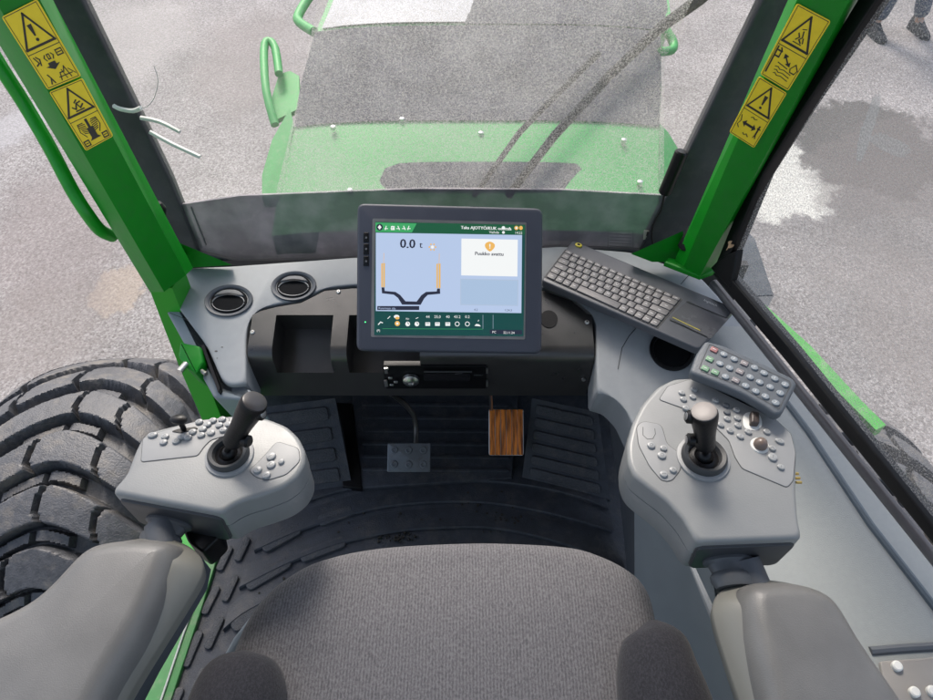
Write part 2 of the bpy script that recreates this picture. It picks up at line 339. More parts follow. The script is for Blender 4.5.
def rnd(pts, r, seg=5):
    """round the corners of a polygon; r number or list"""
    n = len(pts); out = []
    for i in range(n):
        a, b, c = V(pts[i - 1]), V(pts[i]), V(pts[(i + 1) % n]); ri = r[i] if hasattr(r, '__len__') else r
        e1 = (a - b); e2 = (c - b); l = min(ri, e1.length * .48, e2.length * .48)
        if l < 1e-6: out.append(tuple(b)); continue
        p = b + e1.normalized() * l; q = b + e2.normalized() * l
        for k in range(seg + 1):
            t = k / seg; out.append(tuple(p * (1 - t) ** 2 + b * 2 * t * (1 - t) + q * t * t))
    return out
def resamp(pts, n=150):
    P_ = [V(p) for p in pts]; m = len(P_); cum = [0]
    for i in range(m): cum.append(cum[-1] + (P_[(i + 1) % m] - P_[i]).length)
    out = []; j = 0
    for k in range(n):
        t = cum[-1] * k / n
        while cum[j + 1] < t: j += 1
        out.append(tuple(P_[j].lerp(P_[(j + 1) % m], (t - cum[j]) / max(1e-9, cum[j + 1] - cum[j]))))
    return out
def sinset(pts, d, sub=6):
    """inset of an evenly sampled outline that stays free of folds"""
    p = pts
    for _ in range(sub):
        p = inset(p, d / sub); n = len(p)
        for _2 in range(3): p = [tuple((V(p[i - 1]) + V(p[(i + 1) % n])) * .25 + V(p[i]) * .5) for i in range(n)]
    return p
def rrect(x0, y0, x1, y1, r, seg=4): return rnd([(x0, y0), (x1, y0), (x1, y1), (x0, y1)], r, seg)
def smo(pts, k=4):
    """closed Catmull-Rom through 2D points"""
    n = len(pts); out = []
    for i in range(n):
        p0, p1, p2, p3 = (V(pts[(i + j) % n]) for j in (-1, 0, 1, 2))
        for q in range(k):
            t = q / k; out.append(tuple(.5 * ((2 * p1) + (p2 - p0) * t + (2 * p0 - 5 * p1 + 4 * p2 - p3) * t * t + (3 * p1 - p0 - 3 * p2 + p3) * t ** 3)))
    return out
def smo_open(pts, k=4):
    n = len(pts); out = []
    for i in range(n - 1):
        p0, p1, p2, p3 = (V(pts[max(0, min(n - 1, i + j))]) for j in (-1, 0, 1, 2))
        for q in range(k):
            t = q / k; out.append(.5 * ((2 * p1) + (p2 - p0) * t + (2 * p0 - 5 * p1 + 4 * p2 - p3) * t * t + (3 * p1 - p0 - 3 * p2 + p3) * t ** 3))
    out.append(V(pts[-1])); return out
def cat3(path, rads, k):
    P4 = [V((p.x, p.y, p.z, r)) for p, r in zip(path, rads)]; o = smo_open(P4, k)
    return [V(q[:3]) for q in o], [q[3] for q in o]
def ell(cx, cy, rx, ry, n=20): return [(cx + rx * math.cos(2 * math.pi * k / n), cy + ry * math.sin(2 * math.pi * k / n)) for k in range(n)]
def thing(name, label, cat, F, group=None):
    o = bpy.data.objects.new(name, None); COL.objects.link(o); o.empty_display_size = .05; o.matrix_world = F.M
    return tag(o, label, cat, group)
def tag(o, label=None, cat=None, group=None, kind=None):
    if label: o['label'] = label
    if cat: o['category'] = cat
    if group: o['group'] = group
    if kind: o['kind'] = kind
    return o
def put(src, parent, loc, rot=0.0, label=None):
    c = src.copy(); COL.objects.link(c); c.parent = parent; c.matrix_local = Matrix.Translation(loc) @ Matrix.Rotation(rot, 4, 'Z')
    if label: c['label'] = label
    return c
class Proto:
    """first use links the object itself, later uses copy it"""
    def __init__(s, mb, name): s.me = mb.mesh(name); s.name = name; s.o = None
    def put(s, parent, loc, rot=0.0, label=None):
        if s.o is None:
            s.o = bpy.data.objects.new(s.name, s.me); COL.objects.link(s.o); s.o.parent = parent
            s.o.matrix_local = Matrix.Translation(loc) @ Matrix.Rotation(rot, 4, 'Z')
            if label: s.o['label'] = label
            return s.o
        return put(s.o, parent, loc, rot, label)
ID = Fr((0, 0, 0))
GZ = -1.6

# ================================================================== SETTING
mb = MB(Fr((0, 0, GZ))).m(ASPH)
mb.quad(-150, -150, 150, 200, 0); tag(mb.build('ground'), kind='structure')
SAND = mat('sand', (.30, .255, .215), .95, var=.15, vscale=40, bump=.6, bscale=60)
PALE = mat('pale_dust', (.33, .325, .33), .95, var=.12, vscale=30, bump=.3, bscale=80)
FG = Fr((0, 0, GZ))
def patch(px, r0, m_, name, label, seed, h=.004):
    c = FG.at(*px); b = MB(FG).m(m_); n = 60; pts = []
    for k in range(n):
        a = 2 * math.pi * k / n; rr = 1 + .5 * noise.noise(V((math.cos(a) * 1.5 + seed, math.sin(a) * 1.5, seed))) + .25 * noise.noise(V((math.cos(a) * 6, math.sin(a) * 6, seed)))
        pts.append((c[0] + math.cos(a) * r0[0] * rr, c[1] + math.sin(a) * r0[1] * rr))
    b.rings([[(x, y, .004) for x, y in pts], [(c[0] + (x - c[0]) * .8, c[1] + (y - c[1]) * .8, .004 + h) for x, y in pts], [(c[0] + (x - c[0]) * .35, c[1] + (y - c[1]) * .35, .004 + h * 1.6) for x, y in pts]], cap0=False)
    return tag(b.build(name), label, kind='stuff')
# ---- engine hood
HF = Fr((0, 1.4, GZ)); 
hood = thing('engine_hood', 'green engine hood with grey anti-slip mat seen through the dusty windscreen', 'engine hood', HF)
rows = [ # py, xl, xr, z, slot
    (230, 270, 664, -.26), (196, 275, 660, -.22), (160, 284, 660, -.16), (122, 293, 661, -.10), (80, 299, 663, -.03), (26, 314, 662, .05), (8, 322, 672, .07), (-25, 335, 668, .03), (-70, 350, 655, -.2)]
def hoodrow(py, xl, xr, z, n=14, dz=0.0):
    A = HF.loc(P(xl, py, z)); B = HF.loc(P(xr, py, z)); return [A.lerp(B, k / n) + V((0, 0, .03 * (1 - (2 * k / n - 1) ** 4) - .03 + dz)) for k in range(n + 1)]
def hoodstrip(r_, m_, name, par, dz=0.0, n=14):
    b = MB(HF).m(m_); L = [hoodrow(*q, n=n, dz=dz) for q in r_]
    full = []
    for row in L:
        zb = V((0, 0, -.6)); full.append([row[0] + zb] + row + [row[-1] + zb])
    b.rings(full, False, False, closed=False); return b.build(name, par)
hoodstrip(rows, G_HOOD, 'hood_shell', hood)
MATH = mat('anti_slip_mat', (.035, .036, .046), .85, var=.3, vscale=60, bump=.5, bscale=90, mscale=6, col2=(.075, .076, .09), dirt=(.14, .14, .14), dscale=3, damt=.4)
def lerp_rows(py0, py1, shrink, n=8):
    out = []
    for k in range(n + 1):
        py = py0 + (py1 - py0) * k / n
        for a, b in zip(rows, rows[1:]):
            if a[0] >= py >= b[0]:
                t = (a[0] - py) / (a[0] - b[0]); out.append((py, a[1] + (b[1] - a[1]) * t + shrink, a[2] + (b[2] - a[2]) * t - shrink, a[3] + (b[3] - a[3]) * t)); break
    return out
b = MB(HF).m(MATH); L = [hoodrow(*q, dz=.008) for q in lerp_rows(122, 27, .5)]; b.rings(L, False, False, closed=False); b.build('anti_slip_mat', hood)
LGR = mat('sky_reflection_pale', (.32, .33, .35), .5, var=.25, vscale=30)  # pale sheet at the hood front: a sky reflection put into the colour
b = MB(HF).m(LGR); L = [hoodrow(*q, dz=.010)[:7] for q in lerp_rows(24, -60, 6)]; b.rings(L, False, False, closed=False); b.build('reflection_sheet', hood)
b = MB(HF).m(MATH); L = [hoodrow(*q, dz=.010)[6:] for q in lerp_rows(26, -60, 3)]; b.rings(L, False, False, closed=False); b.build('anti_slip_mat', hood)
b = MB(HF).m(MATH); L = [hoodrow(*q, dz=.006) for q in [(192, 345, 600, -.214), (180, 344, 604, -.193), (168, 348, 614, -.173), (163, 360, 610, -.165)]]; b.rings(L, False, False, closed=False); b.build('grille', hood)
for (x, y, z) in [(333, 127, -.1), (402, 119, -.09), (481, 133, -.115), (624, 140, -.125), (350, 190, -.21), (640, 182, -.2)]:
    b = MB(HF).m(METAL); p = HF.loc(P(x, y, z)); b.lathe(p, [(.011, -.01), (.011, .004), (.006, .007)], 12); b.build('bolt', hood)
# side handle plates
b = MB(HF).m(G_HOOD)
q = [HF.loc(P(x, y, z)) for x, y, z in [(264, 42, .0), (268, 40, .0), (272, 118, -.12), (276, 122, -.12)]]
b.tube([HF.loc(P(*t)) for t in [(275, 125, -.12), (266, 90, -.05), (264, 50, 0), (268, 41, .01), (275, 48, 0), (279, 74, -.03)]], .018, 10, 3)
b.rings([[HF.loc(P(x, y, z)) + V((0, 0, dz)) for x, y, z in [(279, 74, -.06), (290, 71, -.06), (299, 76, -.06), (300, 108, -.1), (276, 120, -.13), (268, 110, -.12)]] for dz in (-.02, 0)])
b.rings([[HF.loc(P(x, y, z)) + V((0, 0, dz)) for x, y, z in [(290, 108, -.08), (272, 140, -.14), (262, 175, -.2), (262, 197, -.2), (280, 197, -.24), (294, 125, -.12)]] for dz in (-.05, 0)])
b.build('side_bracket', hood)
b = MB(HF).m(G_HOOD); b.tube([HF.loc(P(*t)) for t in [(314, 32, .02), (299, 22, 0), (299, 14, 0), (310, -4, .02), (318, -12, .04)]], .022, 10, 4); b.build('handrail', hood)
b = MB(HF).m(G_HOOD); b.tube([HF.loc(P(*t)) for t in [(660, 52, .0), (672, 50, -.02), (673, 42, -.01), (666, 30, .02)]], .02, 10, 4); b.build('handrail', hood)
b = MB(HF).m(G_HOOD)
b.rings([[HF.loc(P(x, y, z)) + V((0, 0, dz)) for x, y, z in [(660, 124, -.12), (668, 132, -.14), (680, 152, -.2), (680, 200, -.3), (658, 196, -.24)]] for dz in (-.05, 0)])
b.build('side_bracket', hood)

# ---- tyres
def tyre_mesh():
    Rr, W, hub = .67, .70, .30
    b = MB(Fr((0, 0, 0))).m(TYRE)
    NT, NS = 1134, 150; NL = 24
    rows_ = []
    for j in range(NS + 1):
        s_ = -1 + 2 * j / NS
        u = abs(s_); sg = 1 if s_ >= 0 else -1
        if u < .78:
            t = u / .78; x = .335 * math.sin(t * 1.2) / math.sin(1.2); r = Rr - .055 - .115 * t ** 2.4; tread = 1 - max(0, t - .88) / .12
        else:
            t = (u - .78) / .22; x = .335 + .012 * math.sin(t * 3.1) - .07 * t * t; r = .51 - (.51 - hub) * t; tread = 0
        row = []
        lat = sg * x / .335
        for i in range(NT):
            th = i / NT * NL
            # arch shaped lugs: the middle leads, the ends trail
            sl = lat * 1.0 - .12; ph = th + (1.55 if sl < 0 else 1.15) * abs(sl) ** 1.55
            k = math.floor(ph); fr_ = ph - k
            wv = min(fr_, .64 - fr_) if fr_ < .64 else -min(fr_ - .64, 1 - fr_)
            hgt = max(0, min(1, .5 + wv / .05)); hgt = hgt * hgt * (3 - 2 * hgt)
            # splits between blocks, offset from lug to lug
            for c0 in ((.02 + .10 * ((k % 2) * 2 - 1)), -.58 + .06 * ((k % 3) - 1), .55 + .05 * ((k % 3) - 1)):
                dd = abs(lat - c0 + .05 * math.sin(fr_ * 5)); hgt *= min(1, max(.15, (dd - .008) / .014))
            # secondary low bar in the gap
            low = 0
            if .73 < fr_ < .92 and -.30 < lat < .35: low = .5 * min(1, abs(lat - .05) / .02)
            h = .058 * max(hgt, low) * tread
            h += .0012 * noise.noise(V((i * .09, j * .3, 0)))
            a = 2 * math.pi * i / NT
            row.append((sg * x, (r + h) * math.sin(a), (r + h) * math.cos(a)))
        rows_.append(row)
    b.rings(rows_, False, False)
    return b
TW = tyre_mesh().mesh('tyre', 60)
rb = MB(Fr((0, 0, 0))).m(RIM)
rb.lathe((0, 0, 0), [(.31, -.28), (.31, -.30), (.27, -.29), (.25, -.12), (.10, -.10), (.10, -.16), (.0001, -.16)], 40, axis=(1, 0, 0))
rb.lathe((0, 0, 0), [(.0001, .14), (.10, .14), (.10, .08), (.25, .10), (.27, .29), (.31, .30), (.31, .28)], 40, axis=(1, 0, 0))
RM = rb.mesh('rim')
def wheel(loc, rz, label, spin, sx=1):
    F = Fr(loc); t = thing('front_wheel', label, 'wheel', F, 'front wheels with knobbly tyres'); t.rotation_euler = (spin, 0, rz)
    for n_, me in (('tyre', TW), ('rim', RM)):
        o = bpy.data.objects.new(n_, me); COL.objects.link(o); o.parent = t
    return t
wheel((-1.235, 1.08, GZ + .67), R(1), 'big dusty tyre left of the open door with curved tread blocks', .1)
wheel((1.10, .92, GZ + .67), R(-3), 'tyre edge glimpsed through the dusty right side window', .2)

# ================================================================== CAB
CF = Fr((0, .5, -.1))
cab = thing('cab_frame', 'green cab frame with two windscreen pillars, black seals and sill', 'cab frame', CF)
def lerp2(a, b, t): return (a[0] + (b[0] - a[0]) * t, a[1] + (b[1] - a[1]) * t)
# windscreen plane
WF = Fr((0, 1.115, .5), (1, 0, 0), (0, .115, 1))
def pillar(edges_top, edges_bot, z0, z1, depth_top, depth_bot, name):
    """edges: px x at py for each visible edge; swept box"""
    b = MB(CF).m(G_GREEN)
    T = [P(x, y, z) for x, y, z in edges_top]; B = [P(x, y, z) for x, y, z in edges_bot]
    ext = []
    for t_, b_ in zip(T, B):
        d = (t_ - b_); ext.append(t_ + d * 1.1)
    loops = []
    for l in (B, T, ext):
        cen = (l[0] + l[-1]) / 2; bk = []
        for p in (l[-1], l[0]):
            q = p + (T[1] - CAMP if l is ext else p - CAMP).normalized() * .06; q.z = p.z; bk.append(q.lerp(V((cen.x, q.y, q.z)), .22))
        loops.append([CF.loc(p) for p in l] + [CF.loc(p) for p in bk])
    b.rings(loops); return b.build(name, cab)
def edge(x0, y0, x1, y1, y): return x0 + (x1 - x0) * (y - y0) / (y1 - y0)
# left pillar edges (top y=0, bottom y=292)
def mk_left():
    e = [((-28, 0), (150, 292)), ((-5, 0), (164, 292)), ((40, 0), (186, 275)), ((53, 0), (193, 268))]
    zt = [1.03, 1.05, 1.05, 1.03]; zb = [.545, .555, .555, .55]
    return [(a[0], a[1], z) for (a, b_), z in zip(e, zt)], [(b_[0], b_[1], z) for (a, b_), z in zip(e, zb)]
t_, b_ = mk_left(); pillar(t_, b_, 0, 0, 0, 0, 'pillar')
def mk_right():
    e = [((788, 0), (674, 262)), ((797, 0), (684, 266)), ((850, 0), (700, 276)), ((862, 0), (712, 272))]
    zt = [1.03, 1.05, 1.05, 1.03]; zb = [.55, .555, .555, .545]
    return [(a[0], a[1], z) for (a, b_), z in zip(e, zt)], [(b_[0], b_[1], z) for (a, b_), z in zip(e, zb)]
t_, b_ = mk_right(); pillar(t_, b_, 0, 0, 0, 0, 'pillar')
# lower continuation of the left pillar down to the sill
b = MB(CF).m(mat('green_paint_bright', (.03, .38, .02), .35, var=.05, spec=.35))
L = []
for (xl, xr, y, z) in [(149, 172, 288, .55), (165, 189, 330, .40), (181, 203, 371, .26), (199, 219, 412, .12), (215, 236, 450, -.02)]:
    A = CF.loc(P(xl, y, z)); B = CF.loc(P(xr, y, z)); L.append([A, B, B + V((.01, .05, 0)), A + V((0, .05, 0))])
b.rings(L); b.build('lower_pillar', cab)
# sill strip
b = MB(CF).m(mat('sill_green', (.04, .19, .05), .5, var=.15, dirt=(.2, .2, .16), dscale=40))
pl = [(203, 540), (217, 552), (209, 580), (188, 640), (166, 706), (140, 760), (118, 760), (140, 700), (165, 634), (172, 630), (182, 612), (201, 583), (195, 573)]
b.prism([CF.loc(P(x, y, .01))[:2] for x, y in [(221, 548), (202, 610), (170, 706), (126, 820), (70, 820), (140, 700), (163, 636), (176, 630), (186, 606), (199, 575), (203, 548)]], .115, .02, .002)
b.build('door_sill', cab)
b = MB(CF).m(mat('worn_edge', (.4, .42, .4), .5)); b.tube([CF.loc(P(x, y, .018)) for x, y in [(206, 570), (196, 600), (184, 632), (161, 700), (130, 790)]], .0022, 6); b.build('sill_edge', cab)
# gussets
b = MB(CF).m(G_GREEN)
b.rings([[CF.loc(PYY(x, y, 1.0 + dy)) for x, y in [(163, 236), (232, 265), (185, 268)]] for dy in (0, .012)]); b.build('gusset', cab)
b = MB(CF).m(G_GREEN)
b.rings([[CF.loc(PYY(x, y, 1.0 + dy)) for x, y in [(631, 254), (683, 231), (684, 262), (652, 262)]] for dy in (0, .012)]); b.build('gusset', cab)
b = MB(CF).m(G_GREEN); b.prism([CF.loc(P(x, y, .55))[:2] for x, y in [(664, 264), (700, 278), (714, 273), (712, 268), (668, 259)]], .655, .645, .003); b.build('base_flange', cab)
for (x, y, z) in [(817, -2, 1.045), (14, -2, 1.045)]:  # black discs stand in for the dark inside open bolt holes
    b = MB(CF).m(BLACK); p = CF.loc(P(x, y, z)); b.lathe(p + V((0, -.004, 0)), [(.011, -.004), (.011, .003), (.008, .004)], 16, axis=(0, -1, .12)); b.build('dark_hole_disc', cab)
# seals on the windscreen plane
def seal_strip(pt, name='seal', m_=SEAL, th=.022):
    b = MB(CF).use(WF).m(m_); pts = WF.ats(pt, .012)
    b.prism(pts, .014, -.012, .004); return b.build(name, cab)
seal_strip([(170, 268), (140, 215), (122, 170), (36, 0), (-74, -210), (-25, -210), (82, 0), (170, 180), (199, 252)])
seal_strip([(690, 252), (726, 170), (802, 0), (894, -190), (850, -190), (762, 0), (684, 160), (640, 252)])
seal_strip([(199, 252), (240, 262), (420, 256), (560, 247), (640, 250), (640, 258), (560, 254), (420, 263), (240, 269), (196, 268)])
# black hinge blobs
for (x, y) in [(158, 215), (690, 238)]:
    b = MB(CF).m(BLACK); p = CF.loc(PYY(x, y, .985)); b.lathe(p, [(.004, -.03), (.014, -.022), (.014, .016), (.006, .026)], 12, axis=(.3, .2, 1)); b.build('hinge_pin', cab)
# side window gasket on the right
A3, B3, C3 = P(717, 276, .56), P(936, 548, .56), P(885, 0, 1.05)
SF = Fr(A3, (B3 - A3), (C3 - A3))          # side window plane, local n points inward or outward
if SF.n.x > 0: SF = Fr(B3, (A3 - B3), (C3 - A3))
def side_strip(pt, name, m_, c0=-.012, c1=.012):
    b = MB(CF).use(SF).m(m_); b.prism(SF.ats(pt, c1), c1, c0, .003); return b.build(name, cab)
side_strip([(712, 272), (752, 174), (857, 0), (960, -170), (980, -170), (877, 0), (806, 105), (763, 174), (734, 246), (722, 270)], 'seal', BLACK)
side_strip([(712, 274), (722, 268), (790, 348), (940, 535), (1010, 622), (1010, 640), (936, 549), (786, 362)], 'seal', BLACK)
RAIL = mat('rail_dark', (.1, .095, .1), .35, var=.2)
b = MB(CF).m(RAIL); b.tube([CF.loc(P(x, y, .53)) for x, y in [(713, 283), (780, 366), (860, 466), (936, 560), (1010, 650)]], .009, 10); b.build('window_channel', cab)
# roof above the photographer and back wall pillars
b = MB(CF).m(mat('roof_lining', (.22, .22, .22), .8)); 
b.prism(rrect(-.80, -1.35, .80, .75, .1), 2.18, 2.08, .03); b.build('roof', cab)
b = MB(CF).m(G_GREEN); b.box(-.75, -.66, -1.3, -1.2, .12, 2.08, .01); b.build('rear_pillar', cab); b = MB(CF).m(G_GREEN); b.box(.66, .75, -1.3, -1.2, .12, 2.08, .01); b.build('rear_pillar', cab)
# floor slab
b = MB(CF).m(G_GREEN); b.box(-.66, .62, -1.3, .62, .0, .085); b.build('floor_pan', cab)
b = MB(CF).m(mat('bulkhead', (.02, .02, .023), .7)); b.box(-.60, .60, .565, .58, .085, .56); b.build('bulkhead', cab)

# ---- windscreen (glass thing with dust) + tinted lower band
ws = thing('windscreen', 'large windscreen filmed with grainy dust above a dark tinted lower band', 'windscreen', WF)
lo = [(168, 262), (172, 206), (240, 196), (420, 189), (560, 190), (672, 196), (668, 262), (640, 252), (560, 249), (420, 258), (240, 264)]
b = MB(WF).m(TINT); b.prism(WF.ats(lo, .004), .004, -.002); b.build('tinted_band', ws)
top = [(172, 206), (240, 196), (420, 189), (560, 190), (672, 196)]
dl, dr = (290, 190), (664, 190)
b = MB(WF).m(GL_FRONT)
dusty = [(276, 193), (420, 189), (560, 190), (664, 195), (664, 110), (665, 60), (720, -60), (790, -200), (380, -200), (318, 0), (300, 90)]
def flatpoly(b, F, pts, c): b.poly([(*q, c) for q in F.ats(pts, c)])
flatpoly(b, WF, dusty, .001); b.build('dusty_pane', ws)
b = MB(WF).m(GL_CLEAN)
flatpoly(b, WF, [(172, 206), (276, 193), (300, 90), (318, 0), (380, -200), (-25, -210), (82, 0)], .001); b.build('clear_pane', ws); b = MB(WF).m(GL_CLEAN)
flatpoly(b, WF, [(664, 195), (672, 196), (762, 0), (850, -190), (790, -200), (720, -60), (665, 60), (664, 110)], .001)
b.build('clear_pane', ws)
LBL = mat('faint_print', (.11, .115, .12), .5)
b = MB(WF).m(LBL)
for k in range(5):
    y = 234 + k * 3.0; b.stroke(WF.ats([(610, y), (631, y + 1)], .0052), .0016, .0052)
b.stroke(WF.ats([(608, 231), (633, 231), (633, 249), (608, 248)], .0052), .0012, .0052, True); b.build('printed_marking', ws)
b = MB(WF).m(LBL); b.tube([WF.p(181, 207, .006), WF.p(197, 247, .006)], .0015, 6); b.tube([WF.p(191, 207, .006), WF.p(206, 245, .006)], .0015, 6); b.build('trim_line', ws)
GL_SIDE = dust_glass('dusty_side_glass', .05, .52, .12, 360, 5.0, blobs=[ (SF.at(868, 128), .010, .045, .4, .5), (SF.at(890, 145), .035, .010, .2, .4)])
sw = thing('side_window', 'dusty right side window pane with wiped smears', 'window', SF)
b = MB(SF).m(GL_SIDE); flatpoly(b, SF, [(718, 270), (772, 176), (882, 0), (990, -175), (1500, -300), (1500, 1000), (1010, 625), (936, 545), (790, 352)], 0); b.build('pane', sw)
# ---- wiper outside
wf2 = Fr(WF.o + V((0, .03, 0)), WF.u, WF.v)
wp = thing('wiper', 'dark windscreen wiper arms lying diagonally across the dusty glass', 'wiper', wf2)
b = MB(wf2).m(BLACK); b.tube([wf2.p(x, y, 0) for x, y in [(508, 196), (555, 135), (610, 75), (662, 26), (705, -6), (760, -50)]], .009, 8); b.build('wiper_arm', wp)
b = MB(wf2).m(BLACK); b.tube([wf2.p(x, y, 0) for x, y in [(474, 196), (520, 132), (556, 95), (600, 52)]], .006, 8); b.build('wiper_link', wp)
b = MB(wf2).m(BLACK); b.tube([wf2.p(x, y, -.015) for x, y in [(660, 28), (700, 0), (770, -60)]], .010, 8); b.build('blade', wp)
# ---- antenna
F = Fr(WF.p(662, 195) and WF.w(*WF.at(662, 195), .03), WF.u, WF.v)
an = thing('antenna', 'short black antenna at the right foot of the windscreen with a thin cable', 'antenna', F)
b = MB(F).m(BLACK); p0, p1 = F.p(664, 194), F.p(682, 151); d = (p1 - p0).normalized()
b.tube([p0, p0 + d * .004, p1 - d * .003, p1], [.009, .0125, .0125, .010], 14); b.build('antenna_body', an)
b = MB(F).m(BLACK); b.tube([F.p(x, y, .0) for x, y in [(664, 195), (661, 210), (653, 225), (652, 240), (656, 250), (661, 256)]], .0022, 6, 3); b.build('cable', an)
F = Fr(WF.w(*WF.at(651, 236), .006), WF.u, WF.v)
b = MB(F).m(mat('plate_beige', (.45, .42, .36), .4)); b.prism(F.ats([(644, 230), (658, 231), (658, 240), (643, 239)]), .003, 0, .0008)
b.m(SINK).prism(F.ats([(647, 232), (651, 232), (650, 236), (646, 236)], .0035), .0036, .003); b.prism(F.ats([(652, 235), (656, 235), (656, 238), (652, 238)], .0035), .0036, .003)
tag(b.build('data_plate'), 'tiny beige data plate on the dark band near the antenna cable', 'plate')
# dead leaf on the side seal
F = Fr(SF.w(*SF.at(730, 245, .026), .026), SF.u, SF.v); b = MB(F).m(mat('dry_leaf', (.5, .33, .2), .8)); 
pts = smo([(-.008, 0), (-.004, .006), (.003, .005), (.009, .008), (.008, 0), (.003, -.004), (.001, -.011), (-.003, -.004)], 3)
b.rings([[(x, y, z + .004 * math.sin(x * 300)) for x, y in pts] for z in (0, .002)])
tag(b.build('dry_leaf'), 'small tan dry leaf caught by the right pillar seal', 'leaf')
# black mirror bracket fin outside + grey box + green rail
F = Fr(P(742, 300, -.1)); fd = thing('fender', 'grey fender box outside the right pillar behind dusty glass', 'fender', F)
FEN = mat('fender_grey', (.042, .052, .064), .7, var=.3, vscale=60, dirt=(.12, .125, .13), dscale=25)
b = MB(F).m(FEN); b.prism(F.ats([(722, 232), (741, 225), (755, 238), (774, 295), (730, 297), (712, 255)], .1), .1, .02, .004); b.build('fender_top', fd)
b = MB(F).m(mat('fender_dark', (.055, .062, .07), .7, var=.3, vscale=60)); b.rings([[(x, y, .1) for x, y in F.ats([(729, 298), (774, 296)], .1)] + [tuple(F.loc(P(763, 316, .0))), tuple(F.loc(P(742, 322, .0)))], [(x, y + .03, .0) for x, y in F.ats([(729, 298), (774, 296)], .1)] + [tuple(F.loc(P(763, 316, .0)) + V((0, .02, -.1))), tuple(F.loc(P(742, 322, .0)) + V((0, .02, -.1)))]]); b.build('fender_skirt', fd)
side_strip([(710, 268), (720, 258), (737, 250), (735, 264), (729, 288), (718, 277)], 'corner_cover', BLACK, .0, .014)
F = Fr(P(800, 360, .35)); b = MB(F).m(mat('rail_green', (.06, .33, .05), .45, var=.15, dirt=(.3, .32, .25), dscale=30))
pa = [F.loc(P(x, y, .35)) for x, y in [(755, 306), (800, 352), (850, 404), (876, 430)]]
pb = [F.loc(P(x, y, .35)) for x, y in [(762, 302), (811, 346), (861, 400), (886, 425)]]
b.rings([[a, c, c - V((0, 0, .03)), a - V((0, 0, .03))] for a, c in zip(pa, pb)])
tag(b.build('side_rail'), 'bright green ledge running outside below the right side window', 'rail')
# ---- grab rail left
F = Fr(P(105, 232, .66)); b = MB(F).m(mat('green_rail', (.012, .32, .02), .33, spec=.4))
b.tube([F.loc(P(x, y, z)) for x, y, z in [(112, 236, .62), (100, 230, .66), (88, 215, .70), (72, 190, .74), (50, 148, .80), (25, 105, .86), (0, 66, .92), (-40, 0, 1.0), (-110, -110, 1.12)]], .0115, 14, 3)
tag(b.build('grab_rail'), 'bright green tubular grab rail outside the left pillar', 'grab rail')
# ---- cable tie tails
F = Fr(WF.w(*WF.at(140, 120), .02), WF.u, WF.v); ct = thing('cable_tie', 'loose white cable tie tails sticking out past the left windscreen seal', 'cable tie', F)
for pts in ([(114, 106, .01), (120, 109, .015), (133, 111, .015), (141, 108, .02)], [(141, 118, .01), (160, 122, .02), (180, 132, .03)], [(150, 132, .01), (172, 144, .02), (200, 157, .03)], [(138, 109, .02), (148, 106, .02), (155, 96, .02), (158, 80, .02), (154, 66, .02)]):
    thin = pts[0][0] == 138
    b = MB(F).m(WHITE if not thin else mat('pale_thread', (.5, .5, .5), .5)); b.tube([F.p(*p) for p in pts], .0006 if thin else .0042, 6, 3); b.build('tail', ct)
# ---- warning stickers
def sticker(quad, lab, pics, base_z, group):
    """quad px: TL TR BR BL (top = far end), lies on the pillar's main face"""
    pass
def face_frame(tl, tr, bl, zt, zb, off=.003):
    A, B, C = P(*tl, zt), P(*tr, zt), P(*bl, zb)
    f = Fr(A, B - A, C - A)
    if f.n.dot(CAMP - A) < 0: f = Fr(A, A - B, C - A)
    return Fr(A + f.n * off, f.u, f.v)
def zleft(y): return 1.05 + (.555 - 1.05) * (y / 292)
LF = face_frame((-5, 0), (40, 0), (164, 292), 1.05, .555)
RF = face_frame((797, 0), (850, 0), (680, 266), 1.05, .555)
def sticker(F, quad, label, kindf):
    o = Fr(F.w(*F.at(*quad[3])), F.u, F.v)
    q = [V(o.at(*p)) for p in quad]     # TL TR BR BL
    b = MB(o).m(YEL); b.prism(rnd([tuple(x) for x in q], .004), .0006, 0)
    def m2(u_, v_):
        a = q[0].lerp(q[1], u_); c = q[3].lerp(q[2], u_); return tuple(a.lerp(c, v_))
    b.m(SINK); z = .0009; wl = (q[1] - q[0]).length
    b.stroke([m2(.05, .02), m2(.95, .02), m2(.95, .98), m2(.05, .98)], wl * .014, z, True)
    b.stroke([m2(.05, .53), m2(.95, .53)], wl * .016, z)
    def line(pp, w_=.03, closed=False): b.stroke([m2(*p) for p in pp], wl * w_, z + .0001, closed)
    kindf(b, m2, line, wl, z + .0002)
    return tag(b.build('warning_sticker'), label, 'sticker', 'yellow warning stickers on the cab pillars')
def tri(line, v0=.07, v1=.47): line([(.5, v0), (.90, v1), (.10, v1)], .05, True)
def excl(b, m2, v0, v1):
    h = v1 - v0
    b.poly([(*m2(.44, v0 + h * .34), .0012), (*m2(.56, v0 + h * .34), .0012), (*m2(.52, v0 + h * .70), .0012), (*m2(.48, v0 + h * .70), .0012)])
    b.poly([(*m2(.5 + .045 * math.cos(a * .785), v0 + h * .82 + .022 * math.sin(a * .785)), .0012) for a in range(8)])
